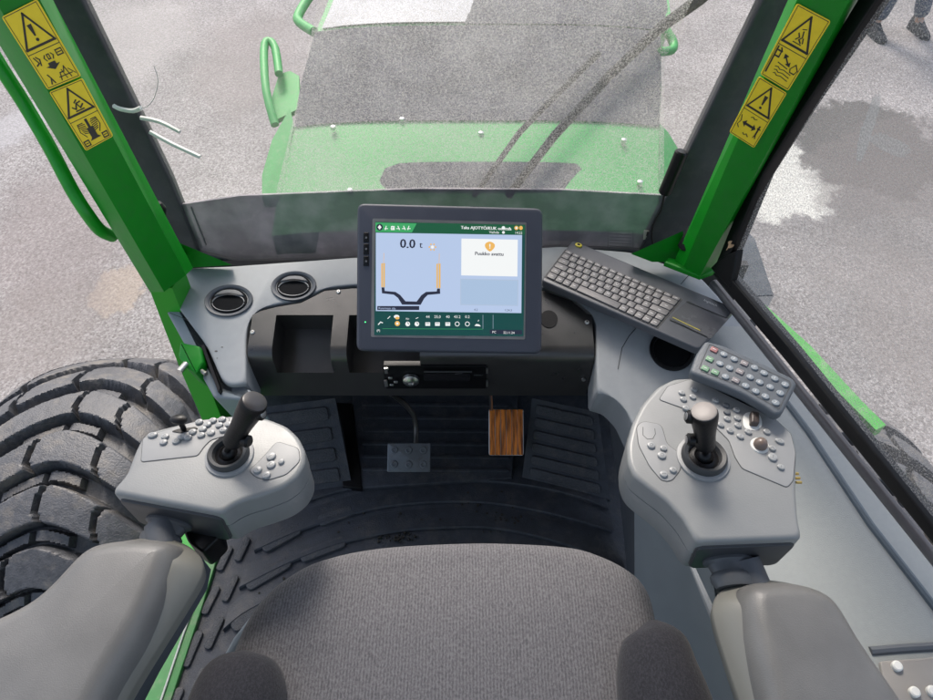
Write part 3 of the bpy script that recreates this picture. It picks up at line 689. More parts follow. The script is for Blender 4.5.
def pic_a(b, m2, line, wl, z):
    tri(line); excl(b, m2, .07, .47)
    line([(.14, .58), (.2, .66), (.12, .68)], .03); line([(.2, .58), (.26, .62), (.22, .69)], .03)
    line([(.42, .60), (.38, .63), (.42, .67)], .025); line([(.48, .60), (.54, .60), (.54, .66), (.48, .66)], .025, True); line([(.60, .60), (.64, .63), (.60, .67)], .025)
    line([(.74, .59), (.9, .59), (.9, .66), (.74, .66)], .025, True); line([(.77, .625), (.87, .625)], .02)
    b.poly([(*m2(*p), z) for p in [(.40, .70), (.60, .70), (.60, .74), (.70, .74), (.5, .80), (.3, .74), (.40, .74)]])
    line([(.22, .83), (.26, .88), (.20, .95)], .03); line([(.26, .88), (.30, .95)], .03)
    line([(.5, .95), (.55, .86), (.66, .86), (.72, .80), (.78, .95)], .025); line([(.48, .91), (.85, .91)], .02); line([(.62, .83), (.66, .95)], .02); line([(.8, .85), (.92, .93)], .02)
def pic_b(b, m2, line, wl, z):
    tri(line, .06, .45); line([(.35, .34), (.42, .38), (.5, .30), (.56, .38), (.66, .34)], .035); line([(.40, .41), (.64, .41)], .03); line([(.46, .28), (.54, .25)], .03); line([(.5, .3), (.62, .29)], .03)
    b.poly([(*m2(*p), z) for p in [(.46, .56), (.54, .56), (.54, .70), (.60, .70), (.60, .86), (.68, .90), (.32, .90), (.40, .86), (.40, .70), (.46, .70)]])
    for s_ in (-1, 1):
        for k in range(6):
            line([(.5 + s_ * .10, .63 + k * .03), (.5 + s_ * (.30 - .015 * k), .62 + k * .028)], .02)
        line([(.5 + s_ * .14, .60), (.5 + s_ * .30, .60), (.5 + s_ * .33, .72), (.5 + s_ * .22, .82)], .022)
        line([(.5 + s_ * .24, .87), (.5 + s_ * .40, .87), (.5 + s_ * .40, .95), (.5 + s_ * .24, .95)], .03, True)
        line([(.5 + s_ * .28, .91), (.5 + s_ * .36, .91)], .02)
def pic_c(b, m2, line, wl, z):
    tri(line); line([(.42, .30), (.48, .34), (.42, .38)], .03); line([(.52, .26), (.56, .33), (.50, .37), (.58, .40)], .03); line([(.38, .42), (.62, .42)], .02); line([(.46, .24), (.56, .22)], .02); line([(.60, .34), (.64, .39)], .03)
    line([(.10, .56), (.10, .92)], .04); line([(.14, .60), (.24, .60), (.24, .68), (.14, .68)], .035); line([(.2, .56), (.26, .60)], .03)
    b.poly([(*m2(*p), z) for p in [(.36, .60), (.50, .61), (.46, .635), (.58, .69), (.62, .665), (.66, .73), (.50, .72), (.54, .70), (.43, .65), (.39, .67)]])
    line([(.70, .74), (.80, .66), (.92, .72), (.88, .78), (.74, .78)], .025, True)
    line([(.30, .74), (.62, .76)], .02); 
    for k in range(3): line([(.28 + .02 * k, .80 + .045 * k), (.36, .79 + .045 * k), (.44, .81 + .045 * k), (.56, .795 + .045 * k), (.80, .81 + .045 * k)], .018)
def pic_d(b, m2, line, wl, z):
    tri(line, .06, .47); excl(b, m2, .06, .47)
    line([(.40, .60), (.46, .58), (.52, .60), (.60, .585)], .022)
    b.poly([(*m2(*p), z) for p in [(.22, .73), (.34, .67), (.34, .71), (.60, .71), (.60, .67), (.72, .73), (.60, .79), (.60, .75), (.34, .75), (.34, .79)]])
    line([(.80, .66), (.80, .82)], .05); line([(.76, .70), (.86, .70)], .03); line([(.77, .86), (.80, .80), (.84, .86)], .03)
    line([(.10, .64), (.16, .72), (.10, .80), (.18, .84)], .022)
    line([(.40, .88), (.46, .90), (.52, .87), (.60, .90)], .022)
sticker(LF, [(1.5, 17), (37, -1), (81.5, 76), (48, 90)], 'upper yellow sticker on the left pillar with exclamation triangle and down arrow', pic_a)
sticker(LF, [(49, 92), (82.5, 78), (113.5, 136), (86, 151)], 'lower yellow sticker on the left pillar with triangle above a tyre pictogram', pic_b)
sticker(RF, [(797, 3), (831, 21), (788, 91), (760, 74)], 'upper yellow sticker on the right pillar with triangle above a falling object pictogram', pic_c)
sticker(RF, [(759, 76), (787, 93), (754, 148), (729, 132)], 'lower yellow sticker on the right pillar with exclamation triangle and double arrow', pic_d)

# ================================================================== DASHBOARD
KF = Fr((0, .95, .488), (1, 0, 0), (0, math.cos(R(15)), math.sin(R(15))))
dash = thing('dashboard', 'grey plastic dashboard with round vents and a black metal insert', 'dashboard', KF)
c2 = crop(150, 230, 4.24); c3 = crop(530, 220, 4.24)
shell_px = [(163, 287), (183, 268), (230, 266), (355, 257), (450, 254), (560, 246), (632, 252), (700, 276), (760, 342), (760, 380), (700, 400), (640, 440), (626, 410), (612, 396), (597, 392), (596, 350), (596, 318), (575, 298), (545, 287), (353, 285), (324, 288), (312, 295), (300, 300), (277, 304), (260, 308), (249, 320), (246, 336), (246, 384), (224, 386), (206, 345)]
b = MB(KF).m(GREYP)
rr_ = [.01, .01, .005, .005, .005, .005, .005, .005, .005, .01, .01, .01, .01, .01, .004, .01, .02, .02, .01, .01, .01, .01, .01, .01, .01, .01, .01, .006, .02, .02]
b.soft(resamp(rnd(KF.ats(shell_px), rr_, 5), 420), [(0, -.10), (0, -.005), (.0006, -.002), (.002, -.0006), (.005, 0)], cap0=False); b.build('shell', dash)
# left end cap lower part
b = MB(KF).m(GREYD); b.prism(rnd(KF.ats([(160, 300), (172, 290), (204, 348), (222, 389), (250, 389), (256, 402), (214, 398)], -.015), .006), -.012, -.12, .006); b.build('end_cap', dash)
b = MB(KF).m(GROOVE); b.stroke(KF.ats([(170, 313), (188, 320)], .001), .0012, .0008); b.build('seam', dash)
# vents
VS = .76
def vent(px, py, rx, face):
    c = KF.at(px, py); b = MB(KF).m(DKGREY); r = abs(KF.at(px + rx, py)[0] - c[0])
    b.lathe((*c, 0), [(r, -.002), (r, .003), (r * .97, .0045), (r * .86, .0035), (r * .80, .001), (r * .78, -.004)], 40, sy=VS)
    o = b.build('vent', dash); o2 = MB(KF).m(mat('vent_dark', (.006, .007, .009), .7, spec=.1)); o2.lathe((*c, 0), [(r * .77, .0), (r * .76, .002)], 40, sy=VS)
    q = o2.build('vent_flap', o)
    b = MB(KF).m(mat('vent_edge', (.2, .21, .22), .4)); 
    pts = [(c[0] + r * .66 * math.cos(a), c[1] - r * .10 + r * .38 * math.sin(a), .003) for a in [math.pi * (.02 + k / 16 * .96) for k in range(17)]]
    b.tube(pts, .0012, 6)
    pts = [(c[0] + r * .66 * math.cos(a), c[1] - r * .10 + r * .40 * math.sin(a), .003) for a in [math.pi * (1.02 + k / 16 * .96) for k in range(17)]]
    b.tube(pts, .0009, 6); b.build('vent_rim', o)
    b = MB(KF).m(DKGREY); b.prism(smo([(c[0] - r * .6, c[1] + r * .18), (c[0] - r * .3, c[1] + r * .46), (c[0] + r * .3, c[1] + r * .46), (c[0] + r * .6, c[1] + r * .18), (c[0], c[1] + r * .28)], 4), .006, .001, .002); b.build('vent_blade', o)
vent(229, 301, 24, 0); vent(294, 286.5, 22.5, 0)
# black metal insert: pieces on K plane plus roll and front
b = MB(KF).m(BLKMET)
outl = KF.ats([(248, 345), (248, 336), (251, 322), (261, 311), (277, 307), (301, 303), (315, 296), (324.5, 291), (353, 288.5), (450, 288), (544, 291), (572, 301), (587, 314), (592.5, 324), (594, 345)], .004)
yb = KF.at(450, 345, .004)[1]; yt = KF.at(450, 315, .004)[1]
def xk(px, py): return KF.at(px, py, .004)[0]
xL, xR = xk(248, 345), xk(594, 345)
c1l, c1r, c2l, c2r = xk(273, 340), xk(331, 340), xk(347, 340), xk(420, 340)
hz = .004
top_poly = [(xL, yt)] + [q for q in outl if q[1] > yt] + [(xR, yt)]
# hole for the round cup opening on the right is a dark disc set into the plate
b.poly([(*q, hz) for q in ccw(top_poly)])
prof = [(yb, hz)] ; rr = .028
fz = Fr((0, 0, 0))
for k in range(1, 9):
    a = R(75) * k / 8; prof.append((yb - rr * math.sin(a), hz - rr * (1 - math.cos(a))))
yv, zv = prof[-1]; dirv = V((-math.cos(R(75)), -math.sin(R(75))))      # world vertical in K coords: (-sin15.., )
dv = V((-math.sin(R(15)), -math.cos(R(15))))
Lf = .108; prof_end = (yv + dv.x * Lf, zv + dv.y * Lf)
cutl = .032; pc = (yv + dv.x * cutl, zv + dv.y * cutl)
def strip(x0, x1, pr, cap=False):
    b.rings([[(x, y, z) for y, z in pr] for x in (x0, x1)], False, False, closed=False)
for x0, x1 in ((xL, c1l), (c1r, c2l), (c2r, xR)): strip(x0, x1, [(yt, hz)] + prof + [pc])
strip(xL, xR, [pc, prof_end])
# cubby interiors
for x0, x1 in ((c1l, c1r), (c2l, c2r)):
    inn = [(yt, hz), (yt + .004, -.065), (pc[0] + .010, -.080), pc]
    b.rings([[(x, y, z) for y, z in inn] for x in (x0, x1)], False, False, closed=False)
    for x in (x0, x1): b.poly([(x, y, z) for y, z in [(yt, hz)] + prof + [pc, (pc[0] + .010, -.080), (yt + .004, -.065)]])
# side cheeks
for x in (xL, xR): b.poly([(x, y, z) for y, z in [(yt, hz)] + prof + [prof_end, (yt, prof_end[1])]])
b.build('metal_insert', dash)
for (x, y) in [(252.5, 332), (338.5, 291.5), (587, 322)]:
    c = KF.at(x, y, .005); s_ = MB(KF).m(METAL); s_.lathe((*c, .004), [(.0045, 0), (.0045, .0015), (.003, .003)], 12); s_.m(BLACK).lathe((*c, .0071), [(.0015, 0), (.0012, .0002)], 6); s_.build('screw', dash)
ff = Fr(KF.w(0, yv, zv), (1, 0, 0), (0, 0, 1))  # front vertical face frame
ff = Fr(ff.o + ff.n * .0012, ff.u, ff.v)
for (x, y) in [(257.5, 389), (583.5, 379)]:
    c = ff.p(x, y); s_ = MB(KF).use(ff).m(METAL); s_.lathe(c, [(.0045, 0), (.004, .003)], 12); s_.build('screw', dash)
b = MB(KF).m(BLACK); c = KF.at(549, 319, .005); b.prism(ell(*c, .017, .019, 28), .0055, .0045); b.build('cup_opening', dash)
# green latch on left end
b = MB(KF).m(G_GREEN); b.prism(rnd(KF.ats([(180, 342), (200, 346), (203, 362), (196, 374), (186, 368), (178, 356)], .015), .004), .015, -.05, .004); b.build('latch_block', dash)
b = MB(KF).m(METAL); b.tube([KF.p(186, 364, .02), KF.p(179, 372, .03)], .006, 10); b.tube([KF.p(202, 371, .01), KF.p(206, 374, .014)], .004, 8); b.build('latch_bolt', dash)
b = MB(KF).m(BLACK); b.prism(KF.ats([(201, 345), (204, 345), (220, 388), (218, 392)], .004), .004, -.03); b.build('latch_plate', dash)
# seam lines on right shell
b = MB(KF).m(GROOVE)
b.stroke([V(q) for q in KF.ats([(637, 327), (629, 336), (622, 348), (618, 369)], .0008)], .0014, .0008)
b.stroke([V(q) for q in KF.ats([(681, 284), (688, 276), (694, 272)], .0008)], .0014, .0008)
b.build('seam', dash)
b = MB(KF).m(BLACK); c = KF.at(672, 350, .004); b.lathe((*c, 0), [(.042, -.001), (.042, .004), (.036, .005), (.034, .001), (.0001, .001)], 36); b.build('cup_holder', dash)
b = MB(KF).m(mat('scuff', (.12, .11, .1), .8));
for (x, y, r_) in [(216, 351, .003), (222, 347, .002), (217, 358, .0015)]: b.prism(smo([(p[0], p[1]) for p in ell(*KF.at(x, y, .001), r_, r_ * .5, 7)], 2), .0006, .0002)
b.build('scuff_mark', dash)

# ---- radio in the insert
rf = Fr(ff.w(*ff.at(436, 376), .0), ff.u, ff.v)
rad = thing('car_radio', 'black car radio with a silver dial set in the insert under the monitor', 'radio', rf)
b = MB(rf).m(BLACK); b.prism(rrect(*rf.at(386, 388), *rf.at(487, 365), .003), .002, -.01, .001); b.build('radio_body', rad)
b = MB(rf).m(mat('radio_window', (.012, .012, .014), .15)); b.prism(rrect(*rf.at(424, 378), *rf.at(470, 371), .001), .0068, .0055)
b.m(GROOVE); b.prism(rrect(*rf.at(424, 370), *rf.at(472, 368.6), .0003), .0068, .0055)
b.m(LBL); b.stroke(rf.ats([(455, 374), (462, 373.5)], .0075), .0012, .0072); b.text('MENU', *rf.at(474, 376, .0075), .0072, .006)
b.build('faceplate', rad)
b = MB(rf).m(METAL); c = rf.p(411, 380, .006); b.lathe(c, [(.017, -.002), (.016, .004), (.012, .007), (.006, .0085), (.0055, .006)], 24); b.build('dial', rad)
for (x, y) in [(390.5, 375), (392, 382), (396, 379), (387, 366)]:
    b = MB(rf).m(METAL); b.prism(rrect(rf.at(x, y)[0] - .004, rf.at(x, y)[1] - .003, rf.at(x, y)[0] + .004, rf.at(x, y)[1] + .003, .002), .009, .006, .001); b.build('radio_button', rad)
for (x0, x1) in ((385, 387.5), (486, 488)):
    for y0, y1 in ((371, 366), (384, 378)):
        b = MB(rf).m(METAL); b.prism(rrect(*rf.at(x0, y0), *rf.at(x1, y1), .0003), .007, .004); b.build('trim_pin', rad)

# ---- right ledge + inner console side
LE = Fr((0, .5, .47)); led = thing('side_console', 'pale grey side console ledge running back along the right window', 'side console', LE)
b = MB(LE).m(LEDGE)
b.prism(rnd(LE.ats([(700, 330), (735, 312), (757, 332), (933, 560), (1100, 775), (1100, 900), (760, 900), (752, 600), (726, 480), (700, 420)], 0.0), .01), .0, -.05, .006); b.build('ledge', led)
b = MB(LE).m(mat('groove_blue_grey', (.085, .11, .135), .5)); b.tube([LE.p(x, y, -.001) for x, y in [(780, 395), (808, 432), (870, 525), (933, 606), (1000, 690)]], .0065, 8); b.build('groove_tube', led)  # tube coloured dark to read as a shaded groove in the ledge
b = MB(LE).m(DKGREY); b.tube([LE.p(x, y, .0) for x, y in [(870, 651), (900, 648.5), (960, 645)]], .006, 8); b.build('step_joint', led)
# button panel at far right bottom
b = MB(LE).m(mat('switch_panel', (.28, .265, .25), .5)); b.prism(rnd(LE.ats([(880, 661), (960, 655), (960, 760), (900, 760)], .006), .004), .006, -.001, .002); b.build('switch_panel', led)
for (x, y, rx) in [(897, 666, 5.5), (914.5, 692, 6.5), (932, 691, 7)]:
    b = MB(LE).m(WHITE); c = LE.p(x, y, .009); b.lathe(c, [(.0068, -.004), (.0068, .002), (.005, .0035)], 20); b.build('white_button', led)
b = MB(LE).m(GREYD)
L = []
for (x, y, z, x2, y2, z2) in [(634.5, 494, .45, 640, 430, .45)]: pass
side = [[(630, 430, .465), (634.5, 494, .33), (634.5, 585, .10)], [(645, 448, .468), (652, 535, .30), (660, 660, .08)], [(668, 478, .468), (684, 580, .30), (700, 700, .08)], [(705, 530, .462), (722, 640, .30), (745, 770, .08)], [(730, 500, .458), (752, 600, .455), (795, 860, .455)], [(760, 480, .45), (790, 600, .45), (830, 860, .45)]]
b.rings([[LE.loc(P(*q)) for q in c] for c in side], False, False, closed=False)
# solid backing inwards
b.build('inner_cheek', led)
b = MB(LE).m(GREYP); b.tube([LE.loc(P(x, y, z)) for x, y, z in [(692, 566, .42), (710, 608, .40), (727, 650, .37), (748, 705, .34)]], [.004, .006, .008, .01], 8); b.build('edge_trim', led)

# ================================================================== MONITOR
MF = Fr(D(450, 279, 1.20), (1, 0, 0), UP.lerp(V((0, 0, 1)), .0))
MF = Fr(MF.o, V((math.cos(R(-1.0)), 0, 0)) + UP * -.014, UP)
mon = thing('monitor', 'dark blue framed touchscreen monitor showing a grapple diagram', 'monitor', MF)
b = MB(MF).m(DARKBEZ)
o_ = rnd(MF.ats([(357.5, 203.5), (542.5, 208.5), (541.5, 354), (356.5, 351)]), .014, 6)
b.prism(o_, .004, -.035, .005, .006)
b.build('housing', mon)
b = MB(MF).m(SILV); ib = rnd(MF.ats([(372.5, 218.5), (526.5, 222.5), (525, 339.5), (371, 337)], .004), .003)
b.prism(ib, .0048, .003); b.build('screen_surround', mon)
b = MB(MF).m(BLACK); b.box(-.05, .05, -.06, .06, -.075, -.034, .006); b.build('rear_mount', mon)
b = MB(MF).m(BLACK); b.tube([(0, -.02, -.07), (0, -.05, -.12), (0, -.03, -.17)], .014, 12, 3); b.build('mount_arm', mon)
def em(n, c, s_=1.0): return mat('scr_' + n, c, emit=s_)
E = .50
SB = em('blue', (.47, .58, .80), E); SG = em('green', (.01, .10, .045), E); ST = em('teal', (.005, .062, .058), E); SW = em('white', (.95, .97, .97), E * .95); SD = em('dark', (.02, .025, .05), E)
SO = em('orange', (.85, .48, .12), E); SL = em('lightgreen', (.05, .38, .13), E); SG2 = em('grid', (.42, .52, .66), E); SB2 = em('bluebox', (.40, .53, .72), E)
c4 = crop(340, 190, 4.24)
sc = MB(MF); z0 = .0055
def R_(m_, x0, y0, x1, y1, k=1):
    sc.m(m_); zz = z0 + k * .00012; pts = c4([(x0, y0), (x1, y0), (x1, y1), (x0, y1)]); sc.poly([(*q, zz) for q in MF.ats(pts, zz)])
def PL(m_, pts, k=2): sc.m(m_); zz = z0 + k * .00012; sc.poly([(*q, zz) for q in MF.ats(c4(pts), zz)])
def SK(m_, pts, w_, k=2, closed=False): sc.m(m_); zz = z0 + k * .00012; sc.stroke(MF.ats(c4(pts), zz), w_, zz, closed)
def TX(m_, s_, x, y, size, k=3, al='LEFT'): sc.m(m_); zz = z0 + k * .00012; q = MF.at(*c4([(x, y)])[0], zz); sc.text(s_, q[0], q[1], zz, size, -.013, al)
PL(ST, [(150, 135), (785, 148), (778, 620), (145, 615)], 0)
PL(SG, [(150, 135), (785, 148), (785, 190), (150, 180)], 1); PL(SL, [(150, 138), (325, 142), (305, 180), (150, 178)], 2)
PL(SB, [(152, 181), (772, 191), (769, 522), (152, 513)], 1)
PL(SD, ell(168, 158, 14, 15, 14), 3); PL(SW, [(168, 148), (176, 158), (168, 168), (160, 158)], 4)
for x in (196, 222, 246, 270, 292):
    SK(SW, [(x - 6, 164), (x + 6, 164)], .0012, 4); SK(SW, [(x, 154), (x + (6 if x % 4 else -4), 168)], .0014, 4)
SK(SW, [(218, 155), (230, 155), (230, 168), (218, 168)], .0014, 4, True)
TX(SW, 'Taka AJOTYÖ/KUK odottaa', 512, 165, .0076); TX(SW, 'Taka AJOTYÖ/KUK odottaa', 513, 165, .0076, 4); PL(SW, ell(693, 160, 7, 7, 10), 3); TX(SW, 'Vaihde', 632, 184, .0065); PL(SW, ell(693, 180, 6, 6, 10), 3)
PL(SW, ell(719, 161, 3, 3, 8), 3); PL(SO, ell(748, 161, 9, 9, 12), 3); PL(SO, ell(767, 161, 8, 9, 12), 3); PL(SW, ell(748, 161, 4, 5, 8), 4); TX(SW, '14:22', 741, 186, .006)
TX(SD, '0.0', 252, 245, .0225, 3); TX(SD, 't', 336, 245, .016, 3); TX(SD, 't', 337, 245, .016, 4); TX(SD, '0.0', 255, 245, .0225, 5)
# boldness of digits
TX(SD, '0.0', 253.5, 245, .0225, 4)
sc.m(SO); 
for k in range(6):
    a = k * math.pi / 3; x, y = 392 + 13 * math.cos(a), 242 + 13 * math.sin(a); PL(SO, ell(x, y, 4, 4, 6), 3)
PL(SW, ell(392, 242, 7, 7, 8), 3)
# grapple diagram
R_(SG2, 178, 310, 192, 415, 2); R_(SO, 175, 312, 181, 412, 3); R_(SO, 184, 312, 190, 412, 3); SK(SO, [(186, 268), (185, 312)], .0007, 3); SK(SO, [(176, 312), (191, 312)], .0008, 4)
R_(SG2, 411, 312, 427, 418, 2); R_(SO, 409, 314, 415, 416, 3); R_(SO, 419, 314, 426, 416, 3); SK(SO, [(421, 270), (420, 314)], .0007, 3); SK(SO, [(411, 314), (427, 314)], .0008, 4)
arm_o = [(176, 413), (188, 413), (190, 428), (235, 432), (255, 445), (278, 472), (325, 473), (345, 446), (365, 432), (410, 430), (412, 418), (424, 418), (425, 440), (372, 445), (357, 460), (342, 487), (263, 486), (246, 458), (228, 444), (178, 438)]
PL(SD, arm_o, 4)
R_(SD, 158, 492, 336, 509, 3); TX(SB, 'Kuormain tila', 163, 505, .0055, 4)
# pop up
PL(SW, [(515, 206), (754, 211), (752, 367), (514, 362)], 3); PL(SO, smo([(635, 219), (654, 228), (655, 244), (635, 261), (616, 243), (617, 227)], 3), 4)
R_(SW, 633, 229, 638, 241, 5); R_(SW, 633, 244, 638, 248, 5); sc.m(SD); TX(SD, 'Puukko avattu', 571, 276, .0088, 5); TX(SD, 'Puukko avattu', 572.2, 276, .0088, 6)
SK(SG2, [(512, 378), (755, 383), (753, 490), (512, 486)], .0012, 3, True); PL(SB2, [(514, 380), (753, 385), (751, 488), (514, 484)], 2)
TX(SD, '4.2', 568, 512, .0055, 3); TX(SD, '1:24.3', 697, 514, .0055, 3)
# bottom bar icons
for k, (x, s_) in enumerate([(372, '44'), (413, '25,0'), (457, '40'), (497, '43.2'), (540, '0.2')]): TX(SW, s_, x, 543, .0068, 3, 'CENTER')
PL(SW, ell(240, 537, 12, 8, 10), 3); PL(SO, ell(243, 543, 9, 6, 10), 4); PL(SO, ell(243, 566, 11, 11, 12), 3); PL(SW, ell(243, 566, 5, 5, 8), 4)
for x in (287, 326): PL(SW, ell(x, 568, 10, 10, 10), 3); SK(ST, [(x, 562), (x + 4, 568)], .0012, 4)
TX(SW, 'Ajo', 278, 549, .0045, 3); SK(SW, [(322, 545), (331, 541)], .001, 3)
for x in (372, 413, 457): 
    R_(SW, x - 10, 561, x + 10, 576, 3); SK(ST, [(x - 6, 566), (x + 6, 566)], .0009, 4)
for x in (497, 540): SK(SW, ell(x, 568, 9, 9, 8), .0011, 3, True)
PL(SW, [(570, 576), (578, 568), (590, 570), (597, 578)], 3); SK(SW, [(586, 556), (588, 552)], .001, 3)
SK(SG2, [(606, 530), (606, 588)], .0005, 2); SK(SG2, [(649, 530), (649, 588)], .0005, 2); SK(SL, [(180, 588), (606, 590)], .0006, 2)
SK(SW, [(163, 570), (172, 560), (180, 563)], .0016, 3); SK(SW, [(203, 545), (212, 536)], .0012, 3); TX(SW, '(P)', 155, 600, .0055, 3)
PL(SD, [(635, 592), (772, 594), (772, 612), (635, 610)], 2); TX(SW, 'PC', 645, 607, .0058, 3); TX(SW, '22.11.24', 692, 609, .0058, 3)
sc.build('screen', mon)
for k, (y0, y1) in enumerate([(180, 222), (228, 274), (280, 322)]):
    b = MB(MF).m(BLACK); b.prism(rnd(MF.ats(c4([(100, y0), (122, y0), (122, y1), (99, y1)]), .005), .001), .0062, .003, .001)
    b.m(LBL).prism(MF.ats(c4([(107, y0 + 18), (115, y0 + 18), (115, y0 + 26), (107, y0 + 26)]), .0063), .0065, .006); b.build('side_button', mon)
b = MB(MF).m(em('led', (.1, 1, .3), 1)); c = MF.p(*c4([(107, 560)])[0], .0045); b.lathe(c, [(.0012, 0), (.001, .001)], 10); b.build('power_light', mon)

# ================================================================== KEYBOARD
kA, kB, kC, kD = [P(x, y, .522) for x, y in [(575, 241), (544, 279), (700, 350), (736, 309)]]
QF = Fr(kB, (kC - kB).normalized() + (kD - kA).normalized(), kA - kB)
kb = thing('keyboard', 'slim black wireless keyboard with touchpad lying askew right of the monitor', 'keyboard', QF)
cor = [QF.at(x, y) for x, y in [(573, 240), (541, 280), (699, 349), (736, 308)]]
b = MB(QF).m(KBD); b.prism(rnd(cor, .009), .0, -.016, .003); b.build('keyboard_body', kb)
kq = [V(QF.at(x, y, .001)) for x, y in [(566, 250.5), (681, 299), (657, 327), (546, 277)]]   # TL TR BR BL
def kuv(u_, v_): return kq[0].lerp(kq[1], u_).lerp(kq[3].lerp(kq[2], u_), v_)
b = MB(QF).m(GROOVE); b.prism([tuple(kuv(-.012, -.02)), tuple(kuv(1.012, -.02)), tuple(kuv(1.012, 1.02)), tuple(kuv(-.012, 1.02))], .0006, -.001); b.build('key_well', kb)
layout = [(.0, .095, [1] * 15), (.11, .27, [1] * 13 + [1.9]), (.29, .45, [1.4] + [1] * 12 + [1.5]), (.47, .63, [1.7] + [1] * 11 + [2.2]), (.65, .81, [1.2] + [1] * 10 + [1.6, 1, 1]), (.83, 1.0, [1.2, 1, 1, 1, 5.6, 1, 1, 1, 1, 1])]
chars = ['', '1234567890+?', 'QWERTYUIOPÅ^', 'ASDFGHJKLÖÄ', 'ZXCVBNM,.-', '']
KM = {}
for r_, (v0, v1, ws_) in enumerate(layout):
    tot = sum(ws_); u0 = 0
    for k, wd in enumerate(ws_):
        u1 = u0 + wd / tot; a_, b_, c_, d_ = kuv(u0 + .004, v0), kuv(u1 - .004, v0), kuv(u1 - .004, v1), kuv(u0 + .004, v1)
        cc = (a_ + b_ + c_ + d_) / 4; b = MB(QF).m(KEYM)
        b.prism(rnd([tuple(p - cc) for p in (a_, b_, c_, d_)], .0022, 2), .0028, .0, .0007, seg=2)
        ch = chars[r_][k - 1:k] if r_ and 0 < k <= len(chars[r_]) else ''
        b.m(KMARK)
        if ch: b.text(ch, -.0035, -.002, .00295, .0075)
        elif wd < 4: b.prism(rrect(-.003, -.0006, .003, .0006, .0003, 1), .00295, .0028)
        o = b.build('key', kb); o.location = (cc.x, cc.y, .0006); u0 = u1
def kpx(pts): return [(540 + x / 4.665, 235 + y / 4.665) for x, y in pts]
b = MB(QF).m(mat('touchpad', (.10, .103, .115), .25)); b.prism(rnd(QF.ats(kpx([(690, 305), (880, 392), (795, 485), (600, 385)]), .0004), .004), .0006, 0); b.build('touchpad', kb)
b = MB(QF).m(mat('yellow_line', (.6, .52, .05), .4)); b.stroke(QF.ats(kpx([(620, 384), (745, 444)]), .001), .0015, .001); b.build('accent_line', kb)
b = MB(QF).m(BLACK); b.stroke(QF.ats(kpx([(685, 312), (868, 386)]), .0012), .0018, .0012); b.stroke(QF.ats(kpx([(608, 396), (778, 474)]), .0012), .0016, .0012); b.build('pad_edge', kb)
b = MB(QF).m(mat('yellow_key', (.65, .55, .03), .35)); c = QF.at(*kpx([(180, 48)])[0], .001); b.prism(ell(*c, .0075, .0055), .003, 0, .001); b.m(BLACK).prism(ell(*c, .0035, .0028, 10), .0034, .003); b.build('mute_key', kb)
b = MB(QF).m(KMARK); b.text('logitech', *QF.at(*kpx([(762, 306)])[0], .001), .0009, .0085, -.03); b.build('maker_mark', kb)

# ================================================================== REMOTE
RMF = Fr(P(742, 378, .752), P(795, 378, .752) - P(706, 338, .752), (0, 1, 0)); c5 = crop(690, 335, 8.236)
rm = thing('remote_control', 'grey blue remote control with three rows of keys lying beside the keyboard', 'remote control', RMF)
b = MB(RMF).m(REM); b.prism(rnd(RMF.ats(c5([(130, 42), (50, 160), (4, 290), (30, 320), (240, 400), (450, 490), (620, 590), (710, 655), (765, 640), (885, 400), (850, 352), (560, 210), (300, 90)])), .006), 0, -.016, .004, .005); b.build('remote_body', rm)
b = MB(RMF).m(GROOVE); b.stroke(RMF.ats(c5([(160, 78), (75, 270), (100, 300), (400, 415), (735, 610), (830, 410), (820, 380), (500, 230), (180, 82)]), .0005), .0008, .0004, True); b.build('key_field_line', rm)
RK = [[(200, 118), (280, 155), (365, 195), (450, 230), (533, 265), (612, 310), (700, 355), (785, 405)], [(163, 195), (248, 232), (328, 268), (413, 298), (497, 343), (575, 385), (662, 425), (745, 475)], [(127, 272), (208, 303), (293, 340), (378, 370), (460, 415), (543, 460), (622, 502), (707, 555)]]
kr = mat('key_red', (.30, .13, .13), .5); kg = mat('key_green', (.17, .30, .19), .5); kbr = mat('key_brown', (.21, .19, .20), .5); kl = mat('key_light', (.21, .24, .27), .45)
for i, row in enumerate(RK):
    for j, p in enumerate(row):
        c = RMF.at(*c5([p])[0], .002); m_ = kl
        if (i, j) == (0, 0): m_ = kr
        elif (i, j) in ((1, 0), (2, 0), (2, 1)): m_ = kg
        elif j == 3: m_ = kbr
        b = MB(RMF).m(m_); sz = .0048
        if j in (3,) or m_ in (kr, kg): b.prism(rrect(-sz, -sz * .85, sz, sz * .85, .0015), .0022, 0, .0008)
        else: b.prism(ell(0, 0, sz * 1.0, sz * .92), .0024, 0, .0009)
        b.m(KMARK)
        if m_ is kl: b.text(random.choice('1234567890+-OX'), -.0022, -.0022, .00255, .0062)
        else: b.prism(rrect(-.002, -.0005, .002, .0005, .0002, 1), .0025, .002)
        o = b.build('remote_key', rm); o.location = (*c, 0)

